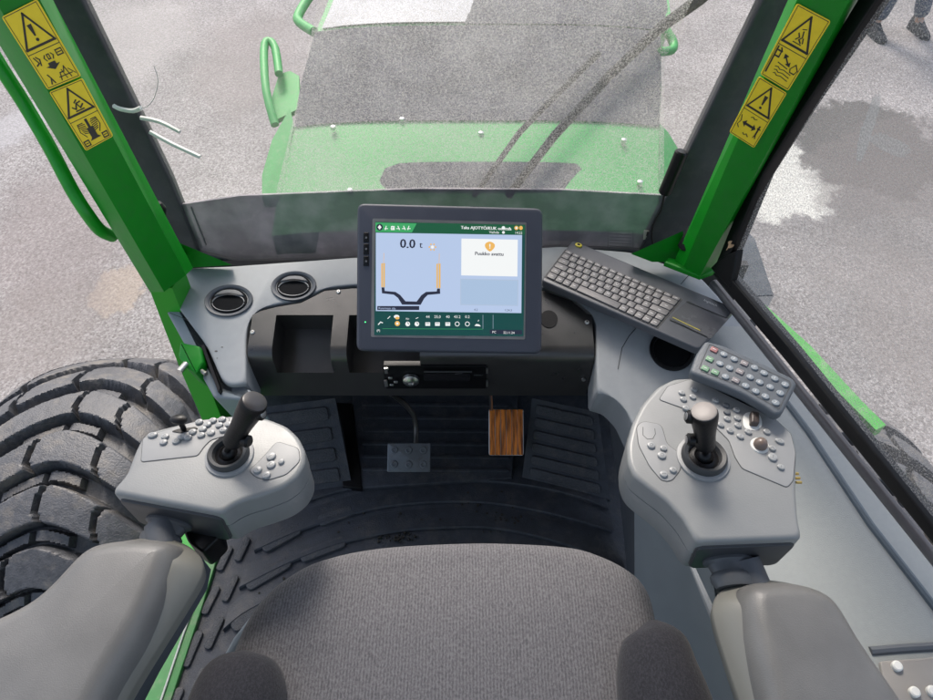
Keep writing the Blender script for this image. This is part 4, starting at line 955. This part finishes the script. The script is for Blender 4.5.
# ================================================================== CONTROL PODS
def pod(zt, outline, base, label, th, name='control_pod'):
    F = Fr((base.x, base.y, zt)); t = thing(name, label, 'joystick console', F)
    o = rnd(F.ats(outline), .006, 3)
    o = resamp(o, 320); q = .006
    b = MB(F).m(PODM); b.soft(o, [(.0, -th * .42), (0, -q)] + [(q * (1 - math.cos(a * math.pi / 12)), -q + q * math.sin(a * math.pi / 12)) for a in range(1, 7)]); b.build('top_shell', t)
    b = MB(F).m(PODM); b.soft(o, [(.004, -th * .40), (.004, -th * .455), (.0008, -th * .46), (.0012, -th + .006), (.003, -th + .002), (.007, -th)]); b.build('lower_shell', t)
    return F, t
MARK = mat('button_mark', (.15, .155, .16), .6)
def button(F, t, px, py, rx=.006, ry=.0045, rot=0, m_=BUTM, h=.0034, name='button'):
    c = F.at(px, py, .003); b = MB(F).m(m_); b.prism(ell(0, 0, rx * .86, ry * .9, 16), h, 0, .0011, seg=2); gk = (int(px * 7 + py * 3)) % 4; b.m(MARK)
    if gk == 0: b.stroke([(-rx * .4, 0), (rx * .4, 0)], .0006, h + .0001)
    elif gk == 1: b.stroke([(-rx * .35, -ry * .35), (0, ry * .4), (rx * .35, -ry * .35)], .0006, h + .0001)
    elif gk == 2: b.stroke(ell(0, 0, rx * .35, ry * .4, 6), .0005, h + .0001, True)
    else: b.stroke([(0, -ry * .4), (0, ry * .4)], .0006, h + .0001)
    o = b.build(name, t); o.location = (*c, .0008); o.rotation_euler.z = rot; return o
def panel(F, t, pts, r=.006, h=.0010):
    b = MB(F).m(GROOVE); q = ccw(rnd(F.ats(pts), r)); b.prism(inset(q, -.0007), .0003, -.002)
    b.m(PODP); b.prism(q, h, .0, .0004); return b.build('button_panel', t)
def joystick(F, t, base, top, topz, rr, ringr, tb, capm):
    c = F.at(*base); j = MB(F).m(PODP); j.lathe((*c, 0), [(ringr * 1.18, 0), (ringr * 1.16, .003), (ringr * 1.05, .004)], 36)
    j.m(mat('boot_rubber', (.035, .037, .04), .5)); j.lathe((*c, 0), [(ringr, .003), (ringr, .008), (ringr * .9, .012), (ringr * .74, .010), (ringr * .66, .004), (ringr * .62, .0035)], 36)
    j.m(BLACK); j.lathe((*c, 0), [(ringr * .66, .004), (ringr * .45, .007), (ringr * .36, .004), (ringr * .26, .012), (ringr * .15, .014)], 30)
    jo = j.build('joystick_base', t)
    A = V((*c, .012)); B = F.p(*top, topz); d = (B - A); L = d.length; ax = d.normalized()
    j = MB(F).m(BLACK); j.tube([A, A + ax * L * .22], .004, 10)
    j.lathe(A, [(rr * .45, L * .16), (rr * .74, L * .19), (rr * .82, L * .26), (rr * .80, L * .42), (rr * .88, L * .60), (rr * 1.0, L * .76), (rr * 1.06, L * .90), (rr * 1.04, L * .95), (rr * .96, L * .985)], 28, axis=ax)
    js = j.build('joystick', t)
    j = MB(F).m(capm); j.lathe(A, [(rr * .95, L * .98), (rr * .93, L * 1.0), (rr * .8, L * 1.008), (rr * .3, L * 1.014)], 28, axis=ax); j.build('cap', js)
    for (s_, side, hh) in tb:
        p = A + ax * L * hh + V(side).normalized() * rr * 1.0; j = MB(F).m(BLACK); j.lathe(p, [(.0075, -.002), (.0080, .005), (.0055, .0075)], 12, axis=V(side)); 
        if s_: j.m(SILV).lathe(p, [(.0050, .0074), (.0035, .0082)], 12, axis=V(side))
        j.build('thumb_button', js)
    return js
# left pod
cl = crop(100, 380, 4.24)
lo_ = [(142, 436), (149.5, 431), (178, 423.5), (227, 415), (250, 414.5), (268, 418), (286, 425), (298, 436), (305, 450), (305, 463), (297, 477), (283, 487), (262, 495), (244, 500), (232, 505), (222, 513), (113, 493), (113, 488), (126, 474), (134, 452)]
PF, pl_ = pod(.72, lo_, P(210, 460, .72), 'left joystick console beside the big tyre, with a tilted black stick', .082)
panel(PF, pl_, cl([(183, 248), (320, 200), (430, 172), (548, 160), (548, 232), (470, 255), (440, 285), (415, 322), (175, 348)]), .004)
panel(PF, pl_, cl([(632, 383), (662, 360), (700, 320), (750, 262), (842, 290), (848, 345), (790, 402), (712, 425), (660, 412)]), .006)
for k, p in enumerate([(222, 232), (275, 238), (268, 262), (322, 258), (345, 240), (372, 242), (392, 218), (428, 232), (435, 206), (470, 222), (455, 187), (505, 190), (522, 210), (545, 186), (420, 176), (478, 170), (517, 165)]):
    button(PF, pl_, *cl([p])[0], rx=.0058 if k else .007, ry=.0042, rot=.25)
for p, rx in [((725, 322), .007), ((725, 358), .0065), ((768, 345), .0045), ((668, 380), .006), ((705, 402), .0062)]: button(PF, pl_, *cl([p])[0], rx=rx, ry=rx * .8, rot=.6)
b = MB(PF).m(BLACK); b.prism(rnd(PF.ats(cl([(302, 215), (330, 205), (405, 196), (415, 203), (340, 222)]), .003), .002), .002, 0); c = PF.p(*cl([(355, 205)])[0], .002)
b.tube([c, c + V((0, 0, .016))], .0035, 10); b.lathe(c, [(.005, .014), (.0095, .018), (.0095, .022), (.006, .024)], 16, sx=1.1, sy=.7); b.build('shift_lever', pl_)
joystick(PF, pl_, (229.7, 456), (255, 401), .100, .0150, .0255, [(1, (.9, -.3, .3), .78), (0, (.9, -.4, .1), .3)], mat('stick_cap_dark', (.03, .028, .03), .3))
# rear plate and socket
A = PF.loc(P(113, 493, .72)); B = PF.loc(P(222, 513, .72)); rfv = Fr(PF.w(*A), B - A, (0, 0, 1))
if rfv.n.y > 0: rfv = Fr(PF.w(*B), A - B, (0, 0, 1))
def rear_plate(F, t, G, w_, th):
    q = rnd([(.003, -.012), (w_ - .004, -.012), (w_ - .008, -th + .008), (.008, -th + .008)], .010)
    b = MB(F).use(G).m(GROOVE); b.prism(inset(ccw(q), -.0012), .0012, -.004, .0006); b.m(mat('rear_plate_grey', (.038, .042, .048), .45)); b.prism(q, .0028, -.004, .0015); b.build('rear_plate', t)
    b = MB(F).use(G).m(mat('socket_grey', (.075, .082, .09), .45)); c = (w_ * .40, -th * .62, .002); b.lathe(c, [(.024, 0), (.024, .004), (.020, .007), (.018, .016), (.021, .020), (.021, .026), (.018, .034)], 28, sx=1.25, sy=.72); b.build('arm_socket', t)
rear_plate(PF, pl_, rfv, (B - A).length, .082)
# right pod
cr = crop(610, 330, 4.24)
ro_ = [(692.5, 377), (674, 378), (658, 386), (642, 404), (632, 424), (627, 445), (628, 462), (634, 476), (648, 487), (667, 501), (684, 520), (697, 542), (803, 538), (799, 519), (796.6, 490), (797.5, 452), (791, 431), (775, 417), (751, 401), (728, 387), (709, 380)]
QP, pr_ = pod(.725, ro_, P(712, 460, .725), 'right joystick console below the remote, with an upright black stick', .078)
panel(QP, pr_, cr([(335, 212), (420, 220), (560, 285), (690, 370), (765, 440), (785, 520), (775, 640), (750, 668), (560, 588), (530, 540), (505, 470), (430, 395), (330, 340), (208, 296), (245, 240)]), .004)
panel(QP, pr_, cr([(112, 410), (140, 388), (215, 402), (228, 440), (240, 485), (292, 522), (300, 590), (262, 640), (222, 642), (170, 582), (122, 490)]), .006)
for k, p in enumerate([(305, 265), (357, 250), (312, 292), (352, 282), (322, 330), (448, 297), (493, 318), (537, 338), (497, 348), (497, 375), (540, 372), (470, 400), (543, 403), (510, 425), (587, 430), (553, 450), (720, 470), (688, 500), (690, 538), (725, 580), (665, 430)]):
    button(QP, pr_, *cr([p])[0], rx=.0052 if k not in (16, 18) else .0065, ry=.0040 if k != 18 else .006, rot=-.45, m_=BUTM if k not in (6, 8) else DKGREY)
for p, rx in [((175, 488), .0058), ((228, 500), .005), ((220, 530), .0062), ((268, 592), .005), ((228, 610), .0055)]: button(QP, pr_, *cr([p])[0], rx=rx, ry=rx * .85)
b = MB(QP).m(GROOVE); b.stroke(QP.ats(cr([(140, 412), (140, 445), (158, 462), (182, 460), (193, 440), (190, 418)]), .0013), .0007, .0012); b.build('scroll_outline', pr_)
b = MB(QP).m(WHITE); c = QP.at(*cr([(604, 388)])[0]); b.prism(smo([(c[0] - .013, c[1] - .01), (c[0] - .010, c[1] + .008), (c[0], c[1] + .014), (c[0] + .011, c[1] + .010), (c[0] + .010, c[1] - .006), (c[0], c[1] - .014)], 4), .0016, 0, .0005)
b.m(mat('switch_brown', (.06, .045, .04), .4)); b.prism(rnd([(c[0] - .007, c[1] - .008), (c[0] + .004, c[1] - .009), (c[0] + .009, c[1] + .009), (c[0] - .002, c[1] + .011)], .003), .010, .001, .003); b.build('rocker_switch', pr_)
c = QP.p(*cr([(635, 490)])[0], .001); b = MB(QP).m(WHITE); b.lathe(c, [(.0115, 0), (.0110, .0012), (.0085, .0014)], 24); b.m(mat('knob_brown', (.16, .12, .10), .3)); b.lathe(c, [(.0085, .001), (.0085, .005), (.006, .010), (.002, .012)], 20); b.build('rotary_knob', pr_)
joystick(QP, pr_, (703, 458.5), (704, 411), .088, .0150, .0275, [(1, (-1, .1, .2), .80), (1, (-1, .0, 0), .34)], mat('stick_cap_lit', (.24, .215, .20), .45))  # beige cap: light falling on the stick top put into its colour
A = QP.loc(P(697, 542, .725)); B = QP.loc(P(803, 538, .725)); rfv = Fr(QP.w(*A), B - A, (0, 0, 1))
rear_plate(QP, pr_, rfv, (B - A).length, .078)
b = MB(QP).m(mat('brass', (.5, .36, .12), .35, metal=.8)); p = QP.p(799.5, 478, -.012)
for k in range(3): b.lathe(p + V((0, -.006 + k * .006, 0)), [(.0018, -.006), (.0018, .0005)], 8, axis=(1, 0, 0))
b.build('hinge', pr_)

# ================================================================== ARMRESTS
def armrest(zt, outline, shell, base, label, inner):
    F = Fr((base.x, base.y, zt)); t = thing('armrest', label, 'armrest', F)
    pts = ccw(resamp(smo(F.ats(outline), 6), 160)); b = MB(F).m(ARMM)
    L = []; p_ = pts; cur = 0
    for k in range(9):
        a = k / 8 * math.pi / 2; d_ = .026 * (1 - math.cos(a)); p_ = sinset(p_, d_ - cur, 1) if k else p_; cur = d_; L.append([(x, y, -.034 + .034 * math.sin(a)) for x, y in p_])
    c = V((sum(p[0] for p in pts) / len(pts), sum(p[1] for p in pts) / len(pts)))
    last = L[-1]
    for s_ in (.8, .5, .2): L.append([(c.x + (p[0] - c.x) * s_, c.y + (p[1] - c.y) * s_, .003 * (1 - s_)) for p in last])
    b.rings(L, False, True); b.build('pad', t, sharp=60)
    b = MB(F).m(ARMS); sp = ccw(resamp(smo(F.ats(shell, -.03), 6), 160)); b.soft(sp, [(.014, -.085), (.004, -.066), (.0, -.045), (.0008, -.042), (.022, -.016), (.026, -.015)]); b.build('shell', t)
    return F, t
FA, at_ = armrest(.72, [(110, 533), (140, 530), (162, 533), (175, 541), (160, 588), (134, 640), (104, 690), (70, 770), (20, 830), (-60, 830), (-110, 700), (-60, 634), (0, 607), (34, 588), (66, 554), (84, 538)],
    [(120, 536), (155, 531), (182, 538), (205, 558), (196, 578), (150, 650), (118, 702), (70, 790), (-30, 835), (-100, 700), (-50, 638), (6, 612), (40, 594), (72, 558), (92, 542)], P(60, 650, .72), 'left armrest with pale worn grey vinyl pad', 1)
b = MB(FA).m(DKGREY); s0 = FA.loc(P(160, 524, .675)); s1 = FA.loc(P(165, 556, .665)); b.tube([s0, s1], [.018, .020], 18); b.build('pivot', at_)
b = MB(FA).m(DKGREY); b.prism(FA.ats([(190, 575), (204, 560), (200, 580), (150, 665), (100, 760), (60, 760), (140, 640)], -.09), -.075, -.12, .004); b.build('lower_beam', at_)
b = MB(FA).m(BLACK); b.prism(rnd(FA.ats([(178, 515), (218, 518), (222, 540), (205, 556), (190, 545)], -.08), .006), -.07, -.11, .004); b.build('link_housing', at_)
FB, ar_ = armrest(.72, [(745, 580), (762, 574), (800, 575), (828, 583), (845, 596), (868, 634), (895, 672), (925, 716), (970, 790), (930, 840), (810, 840), (788, 780), (766, 700), (750, 640), (742, 600)],
    [(722, 586), (742, 577), (765, 574), (798, 579), (826, 588), (842, 604), (862, 640), (888, 676), (918, 722), (964, 790), (920, 845), (800, 845), (768, 770), (744, 700), (724, 640), (713, 600)], P(800, 660, .72), 'right armrest with brownish grey vinyl pad in front of the side ledge', -1)
b = MB(FB).m(DKGREY); s0 = FB.loc(P(742, 560, .675)); s1 = FB.loc(P(752, 588, .665)); b.tube([s0, s1], [.020, .022], 18); b.build('pivot', ar_)

# ================================================================== SEAT
SFm = Fr((0, .15, 0)); seat = thing('driver_seat', 'grey striped fabric driver seat with dark side bolsters', 'seat', SFm)
zc = .585
out_px = [(234, 655), (237, 642), (247, 620), (262, 599), (284, 579), (320, 560), (378, 547.5), (460, 542.5), (520, 543), (572, 547), (601, 555.5), (626, 568), (643, 583), (653, 605), (657, 640), (650, 700), (640, 900), (500, 1000), (400, 1000), (250, 900), (238, 700)]
pts = ccw(smo(SFm.ats(out_px, zc - .02), 5))
b = MB(SFm).m(FAB); L = []
for k in range(9):
    a = k / 8 * math.pi / 2; L.append([(x, y, zc - .05 + .05 * math.sin(a) - .0) for x, y in inset(pts, .038 * (1 - math.cos(a)) - .006 * math.sin(2 * a))])
c = V((sum(p[0] for p in pts) / len(pts), sum(p[1] for p in pts) / len(pts))); last = L[-1]
for k in range(1, 16):
    s_ = 1 - k / 16; L.append([(c.x + (p[0] - c.x) * s_, c.y + (p[1] - c.y) * s_, zc + .012 * (1 - s_ ** 2)) for p in last])
b.rings(L, False, True); b.build('cushion', seat, sharp=80)
b = MB(SFm).m(BLACK); b.prism(inset(pts, .012), zc - .045, zc - .10, .004); b.build('cushion_base', seat)
b = MB(SFm).m(BLACK); b.box(-.18, .16, -.40, .08, .03, zc - .10, .02); b.build('seat_pedestal', seat)
def bolster(sp, rad, name='bolster'):
    b = MB(SFm).m(FABD); b.tube([SFm.loc(P(*q)) for q in sp], rad, 22, 5); return b.build(name, seat, sharp=80)
bolster([(246, 652, .60), (244, 664, .600), (240, 690, .60), (232, 740, .60), (220, 830, .60), (200, 950, .6)], [.008, .038, .052, .058, .062, .06])
bolster([(652, 622, .60), (656, 640, .60), (658, 672, .60), (668, 720, .60), (680, 800, .60), (700, 930, .6)], [.008, .036, .048, .055, .062, .06])
b = MB(SFm).m(GREYD); b.prism(SFm.ats([(222, 664), (235, 640), (262, 605), (268, 608), (245, 640), (232, 668), (226, 700), (215, 700)], .52), .53, .50, .004); b.build('side_trim', seat)

# ================================================================== FLOOR MAT + PEDALS
MFm = Fr((0, .5, 0)); fm = thing('floor_mat', 'black rubber floor mat with curved ribs filling the footwell', 'floor mat', MFm)
b = MB(MFm).m(RUBMAT); b.prism(MFm.ats([(222, 545), (250, 500), (240, 440), (245, 400), (255, 340), (630, 340), (640, 400), (645, 560), (700, 720), (720, 900), (100, 900), (170, 706), (202, 610)]), .004, -.012, .003); b.build('mat_sheet', fm)
def arc_pts(pts, c): return [MFm.p(x, y, c) for x, y in pts]
arcs = [[(255, 553), (300, 533), (343, 519), (385, 509), (430, 504.5), (480, 504.5), (517, 509), (560, 518), (612, 533)],
        [(240, 590), (290, 565), (340, 546), (394, 534), (440, 530), (490, 530), (543, 540), (590, 556), (625, 575)],
        [(224, 632), (250, 612), (300, 590), (360, 575)],
        [(262, 522), (310, 502), (360, 489), (420, 483), (480, 483), (530, 488), (575, 498), (608, 510)]]
for a in arcs:
    b = MB(MFm).m(RUBMAT); q = smo_open([V(MFm.at(x, y, .004)) for x, y in a], 5)
    lo2 = [p + V((0, -.014)) for p in q]
    b.rings([[(p.x, p.y, .003), (p.x, p.y, .011), (p.x, p.y + .003, .014), (p.x, p.y + .03, .010), (p.x, p.y + .06, .003)] for p in q], False, False, closed=False); b.build('rib', fm)
# textured pads between ribs
def capsule(p0, p1, wd, name='tread_pad', m_=RUBPAD, h=.011, F=MFm, par=fm):
    b = MB(F).m(m_); a, c = V(F.at(*p0, h)), V(F.at(*p1, h)); d = (c - a).normalized(); n_ = V((-d.y, d.x)) * wd / 2
    b.prism(rnd([tuple(a - n_), tuple(c - n_), tuple(c + n_), tuple(a + n_)], wd * .45), h, .003, .002); return b.build(name, par)
cp = crop(140, 520, 3.89)
for (p0, p1) in [((350, 100), (305, 195)), ((418, 65), (375, 158)), ((300, 255), (245, 365)), ((372, 212), (325, 315)), ((315, 375), (258, 500)), ((232, 430), (172, 570)), ((250, 575), (195, 700)), ((158, 650), (110, 760)), ((300, 700), (250, 800))]:
    capsule(cp([p0])[0], cp([p1])[0], .017)
for (p0, p1) in [((262, 548), (300, 527)), ((246, 586), (290, 560)), ((232, 628), (262, 604)), ((318, 521), (352, 509)), ((300, 557), (345, 540))]:
    capsule(p0, p1, .028, h=.0125)
# raised centre plate with straight ribs, under the pedals
b = MB(MFm).m(RUBMAT)
b.prism(MFm.ats([(362, 488), (356, 470), (352, 395), (362, 360), (520, 360), (518, 395), (512, 478)], .016), .016, .003, .004); b.build('centre_plate', fm)
for y in range(402, 480, 13):
    b = MB(MFm).m(RUBMAT); b.prism(MFm.ats([(362, y), (508, y + 1), (509, y + 4.5), (362, y + 3.5)], .02), .0205, .015, .002); b.build('plate_rib', fm)
# footrests (ramps)
def ramp(name, corners, ribs):
    """corners px,py,z : near-left, near-right, far-right, far-left"""
    b = MB(MFm).m(RUBMAT); c = [MFm.loc(P(*q)) for q in corners]; b.rings([[V((p.x, p.y, .0)) for p in c], c]); o = b.build(name, fm)
    for (a0, a1, w_) in ribs:
        def pt(u_, v_): return (c[0].lerp(c[1], u_)).lerp(c[3].lerp(c[2], u_), v_)
        n_ = (c[1] - c[0]).cross(c[3] - c[0]).normalized(); 
        if n_.z < 0: n_ = -n_
        b = MB(MFm).m(RUBPAD); A, B, C_, D_ = pt(*a0), pt(a1[0], a1[1]), pt(a1[0], a1[1] + w_), pt(a0[0], a0[1] + w_)
        G = Fr(MFm.w(*((A + B) / 2)), (B - A), (D_ - A)); 
        loc = [G.loc(MFm.w(*q)) for q in (A, B, C_, D_)]; b.use(G); b.prism(rnd([tuple(q[:2]) for q in loc], .008), .005, 0, .002); b.build('tread_bar', o)
    return o
ramp('footrest', [(250, 500, .01), (352, 486, .01), (335, 398, .16), (240, 410, .16)], [((.15, .08 + k * .23), (.90, .08 + k * .23), .15) for k in range(4)])
ramp('footrest', [(522, 478, .01), (610, 500, .01), (598, 412, .16), (532, 398, .16)], [((.08, .05 + k * .155), (.9, .05 + k * .155), .11) for k in range(6)])
b = MB(MFm).m(BLACK); b.prism(MFm.ats([(343, 488), (362, 490), (361, 470), (352, 405), (336, 404)], .012), .02, .003, .002); b.build('gap_strip', fm)
# dirt crumbs on the mat = stuff
SO_ = mat('soil', (.03, .026, .02), .95)
b = MB(MFm).m(SO_)
for k in range(170):
    cx, cy, sx, sy = random.choice([(380, 533, 20, 5), (395, 538, 12, 3), (505, 520, 8, 3), (512, 530, 14, 3), (480, 500, 20, 3), (270, 600, 10, 12), (430, 515, 60, 10)])
    c = MFm.p(random.gauss(cx, sx), random.gauss(cy, sy), .009); r_ = random.uniform(.001, .0035)
    b.rings([[c + V((math.cos(a) * r_ * random.uniform(.6, 1.2), math.sin(a) * r_, z)) for a in (0, 1.2, 2.5, 3.8, 5)] for z in (-.003, r_ * .8)])
tag(b.build('soil_crumbs'), 'dark crumbs of dried mud scattered over the rubber floor mat', kind='stuff')
# right footwell wall
b = MB(MFm).m(DKGREY); b.rings([[MFm.loc(P(*q)) for q in c_] for c_ in [[(606, 400, .20), (630, 392, .42)], [(616, 470, .10), (632, 450, .36)], [(622, 520, .03), (635, 500, .30)], [(630, 600, .0), (636, 590, .10)]]], False, False, closed=False); b.build('kick_panel', fm)

# pedals
F = Fr(P(409, 457, .11), (1, 0, 0), (0, math.cos(R(30)), math.sin(R(30))))
pd = thing('pedal', 'blue grey studded metal pedal on the left under the radio', 'pedal', F, 'pedals in the footwell')
b = MB(F).m(STEEL); q0, q1 = F.at(387, 472), F.at(430.5, 443); b.prism(rrect(q0[0], q0[1], q1[0], q1[1], .003), 0, -.008, .002); b.build('pedal_pad', pd)
cq = crop(240, 370, 3.89)
for p in [(600, 310), (656, 311), (713, 311), (600, 366), (656, 367), (713, 367)]:
    c = F.at(*cq([p])[0], .002); b = MB(F).m(STEEL); b.lathe((*c, 0), [(.0085, 0), (.0075, .003), (.0045, .0032), (.0035, .001)], 16); b.build('stud', pd)
b = MB(F).m(BLKMET); b.tube([F.p(416, 444, -.006), F.loc(P(416, 430, .13)), F.loc(P(413, 414, .17)), F.loc(P(400, 400, .22)), F.loc(P(388, 392, .28))], .006, 10, 3); b.build('stem', pd)
F = Fr(P(506, 431, .13), (1, 0, 0), (0, math.cos(R(35)), math.sin(R(35))))
pd = thing('pedal', 'brown grooved wood-look pedal on the right of the footwell', 'pedal', F, 'pedals in the footwell')
q0, q1 = F.at(489.5, 455), F.at(523, 409.5)
b = MB(F).m(METAL); b.prism(rrect(q0[0] - .0015, q0[1] - .0015, q1[0] + .0015, q1[1] + .0015, .006), -.003, -.009, .001); b.build('pedal_plate', pd)
b = MB(F).m(WOOD); n_ = 6
for k in range(n_):
    x0 = q0[0] + (q1[0] - q0[0]) * k / n_; x1 = q0[0] + (q1[0] - q0[0]) * (k + 1) / n_
    b.prism(rrect(x0 + .0006, q0[1], x1 - .0006, q1[1], .0015), .0, -.003, .001)
b.build('pedal_pad', pd)
b = MB(F).m(METAL); b.tube([F.p(491.5, 411, -.006), F.loc(P(490.5, 392, .22)), F.loc(P(490, 380, .27))], .004, 8); b.build('stem', pd)

# ================================================================== PERSON outside, only shins in frame
def skin(name, pts, edges, radii, material, F, parent=None, lev=2):
    me = bpy.data.meshes.new(name); me.from_pydata([tuple(p) for p in pts], edges, []); me.update(); me.materials.append(material)
    o = bpy.data.objects.new(name, me); COL.objects.link(o)
    if parent is not None: o.parent = parent
    else: o.matrix_world = F.M
    me.skin_vertices or None
    m_ = o.modifiers.new('skin', 'SKIN'); m_.use_smooth_shade = True
    if not me.skin_vertices: me.attributes
    sv = me.skin_vertices[0].data
    for i, r_ in enumerate(radii):
        rr2 = r_ if hasattr(r_, '__len__') else (r_, r_); sv[i].radius = rr2; sv[i].use_root = (i == 0)
    s2 = o.modifiers.new('sub', 'SUBSURF'); s2.levels = lev; s2.render_levels = lev
    return o
JEAN = mat('trousers', (.07, .085, .12), .9, var=.25, vscale=40); SKN = mat('skin', (.45, .28, .2), .55); JACK = mat('jacket', (.05, .06, .08), .85, var=.2); HAIR = mat('hair', (.05, .035, .02), .8); BOOT = mat('boots', (.02, .02, .024), .6)
def person(px, label, yaw, spread):
    c = P(*px, GZ); F = Fr(c, (math.cos(yaw), math.sin(yaw), 0), (-math.sin(yaw), math.cos(yaw), 0))
    s_ = spread
    pts = [(0, 0, .94), (0, 0, 1.12), (0, 0, 1.36), (0, 0, 1.47), (0, .01, 1.54), (0, .02, 1.62), (0, .01, 1.70),
           (-.10, 0, .88), (-.12 - s_ * .3, .05, .48), (-.13 - s_, .02, .09), (-.13 - s_, -.05, .06),
           (.10, 0, .88), (.12 + s_ * .3, .05, .48), (.13 + s_, .0, .09), (.13 + s_, -.06, .06),
           (-.19, 0, 1.40), (-.26, .02, 1.12), (-.27, -.08, .87), (-.27, -.11, .80),
           (.19, 0, 1.40), (.26, .02, 1.12), (.27, -.08, .87), (.27, -.11, .80)]
    ed = [(0, 1), (1, 2), (2, 3), (3, 4), (4, 5), (5, 6), (0, 7), (7, 8), (8, 9), (9, 10), (0, 11), (11, 12), (12, 13), (13, 14), (2, 15), (15, 16), (16, 17), (17, 18), (2, 19), (19, 20), (20, 21), (21, 22)]
    ra = [(.15, .11), (.14, .10), (.16, .11), (.06, .06), (.055, .06), (.078, .095), (.06, .075), .08, .058, .04, .03, .08, .058, .04, .03, .055, .042, .03, .03, .055, .042, .03, .03]
    o = skin('person', pts, ed, ra, SKN, F); tag(o, label, 'person')
    L_ = [0, 7, 8, 9, 11, 12, 13]; tp = [(0, 0, .98), (-.10, 0, .88), (-.12 - s_ * .3, .05, .48), (-.13 - s_, .02, .12), (.10, 0, .88), (.12 + s_ * .3, .05, .48), (.13 + s_, .0, .12)]
    skin('trousers', tp, [(0, 1), (1, 2), (2, 3), (0, 4), (4, 5), (5, 6)], [(.165, .125), .10, .078, .072, .10, .078, .072], JEAN, F, o)
    jp = [(0, 0, .95), (0, 0, 1.14), (0, 0, 1.37), (0, 0, 1.45), (-.19, 0, 1.40), (-.26, .02, 1.12), (-.27, -.08, .89), (.19, 0, 1.40), (.26, .02, 1.12), (.27, -.08, .89)]
    skin('jacket', jp, [(0, 1), (1, 2), (2, 3), (2, 4), (4, 5), (5, 6), (2, 7), (7, 8), (8, 9)], [(.18, .14), (.16, .12), (.18, .13), (.08, .08), .07, .055, .045, .07, .055, .045], JACK, F, o)
    for sgn, yy in ((-1, .02), (1, 0)):
        x = sgn * (.135 + s_)
        b = MB(F).m(BOOT); L = []
        for (yb_, hw, ht) in [(.09, .025, .09), (.075, .04, .12), (.03, .045, .14), (-.03, .045, .11), (-.09, .05, .075), (-.15, .048, .06), (-.19, .035, .045), (-.205, .015, .03)]:
            L.append([(x - hw, yb_, .0), (x + hw, yb_, .0), (x + hw, yb_, ht * .6), (x + hw * .6, yb_, ht), (x - hw * .6, yb_, ht), (x - hw, yb_, ht * .6)])
        b.rings(L); b.build('boot', o)
    b = MB(F).m(HAIR); b.lathe((0, .03, 1.70), [(.085, -.06), (.092, -.01), (.085, .035), (.06, .065), (.02, .08)], 18); b.build('hair', o)
    # face: nose, eyes, ears and hands with fingers
    b = MB(F).m(SKN); b.lathe((0, -.085, 1.635), [(.004, .02), (.012, -.01), (.006, -.02)], 8); b.build('nose', o)
    for sx in (-1, 1):
        b = MB(F).m(WHITE); b.lathe((sx * .032, -.072, 1.66), [(.004, 0), (.011, .004), (.004, .012)], 8, axis=(0, -1, 0)); b.build('eye', o)
        for k in range(5):
            b = MB(F).m(SKN); x0 = sx * .27; y0 = -.135 + k * .018 if k < 4 else -.15
            b.tube([(x0, y0 + .02, .80), (x0 - sx * .006, y0, .765 if k < 4 else .79), (x0 - sx * .016, y0 - .004, .735 + abs(k - 1.5) * .004 if k < 4 else .775)], [.010, .009, .007], 8); b.build('finger', o)
    return o
person((893, 33), 'person in dark trousers standing outside at the top right, only shins and shoes visible', R(10), .09)
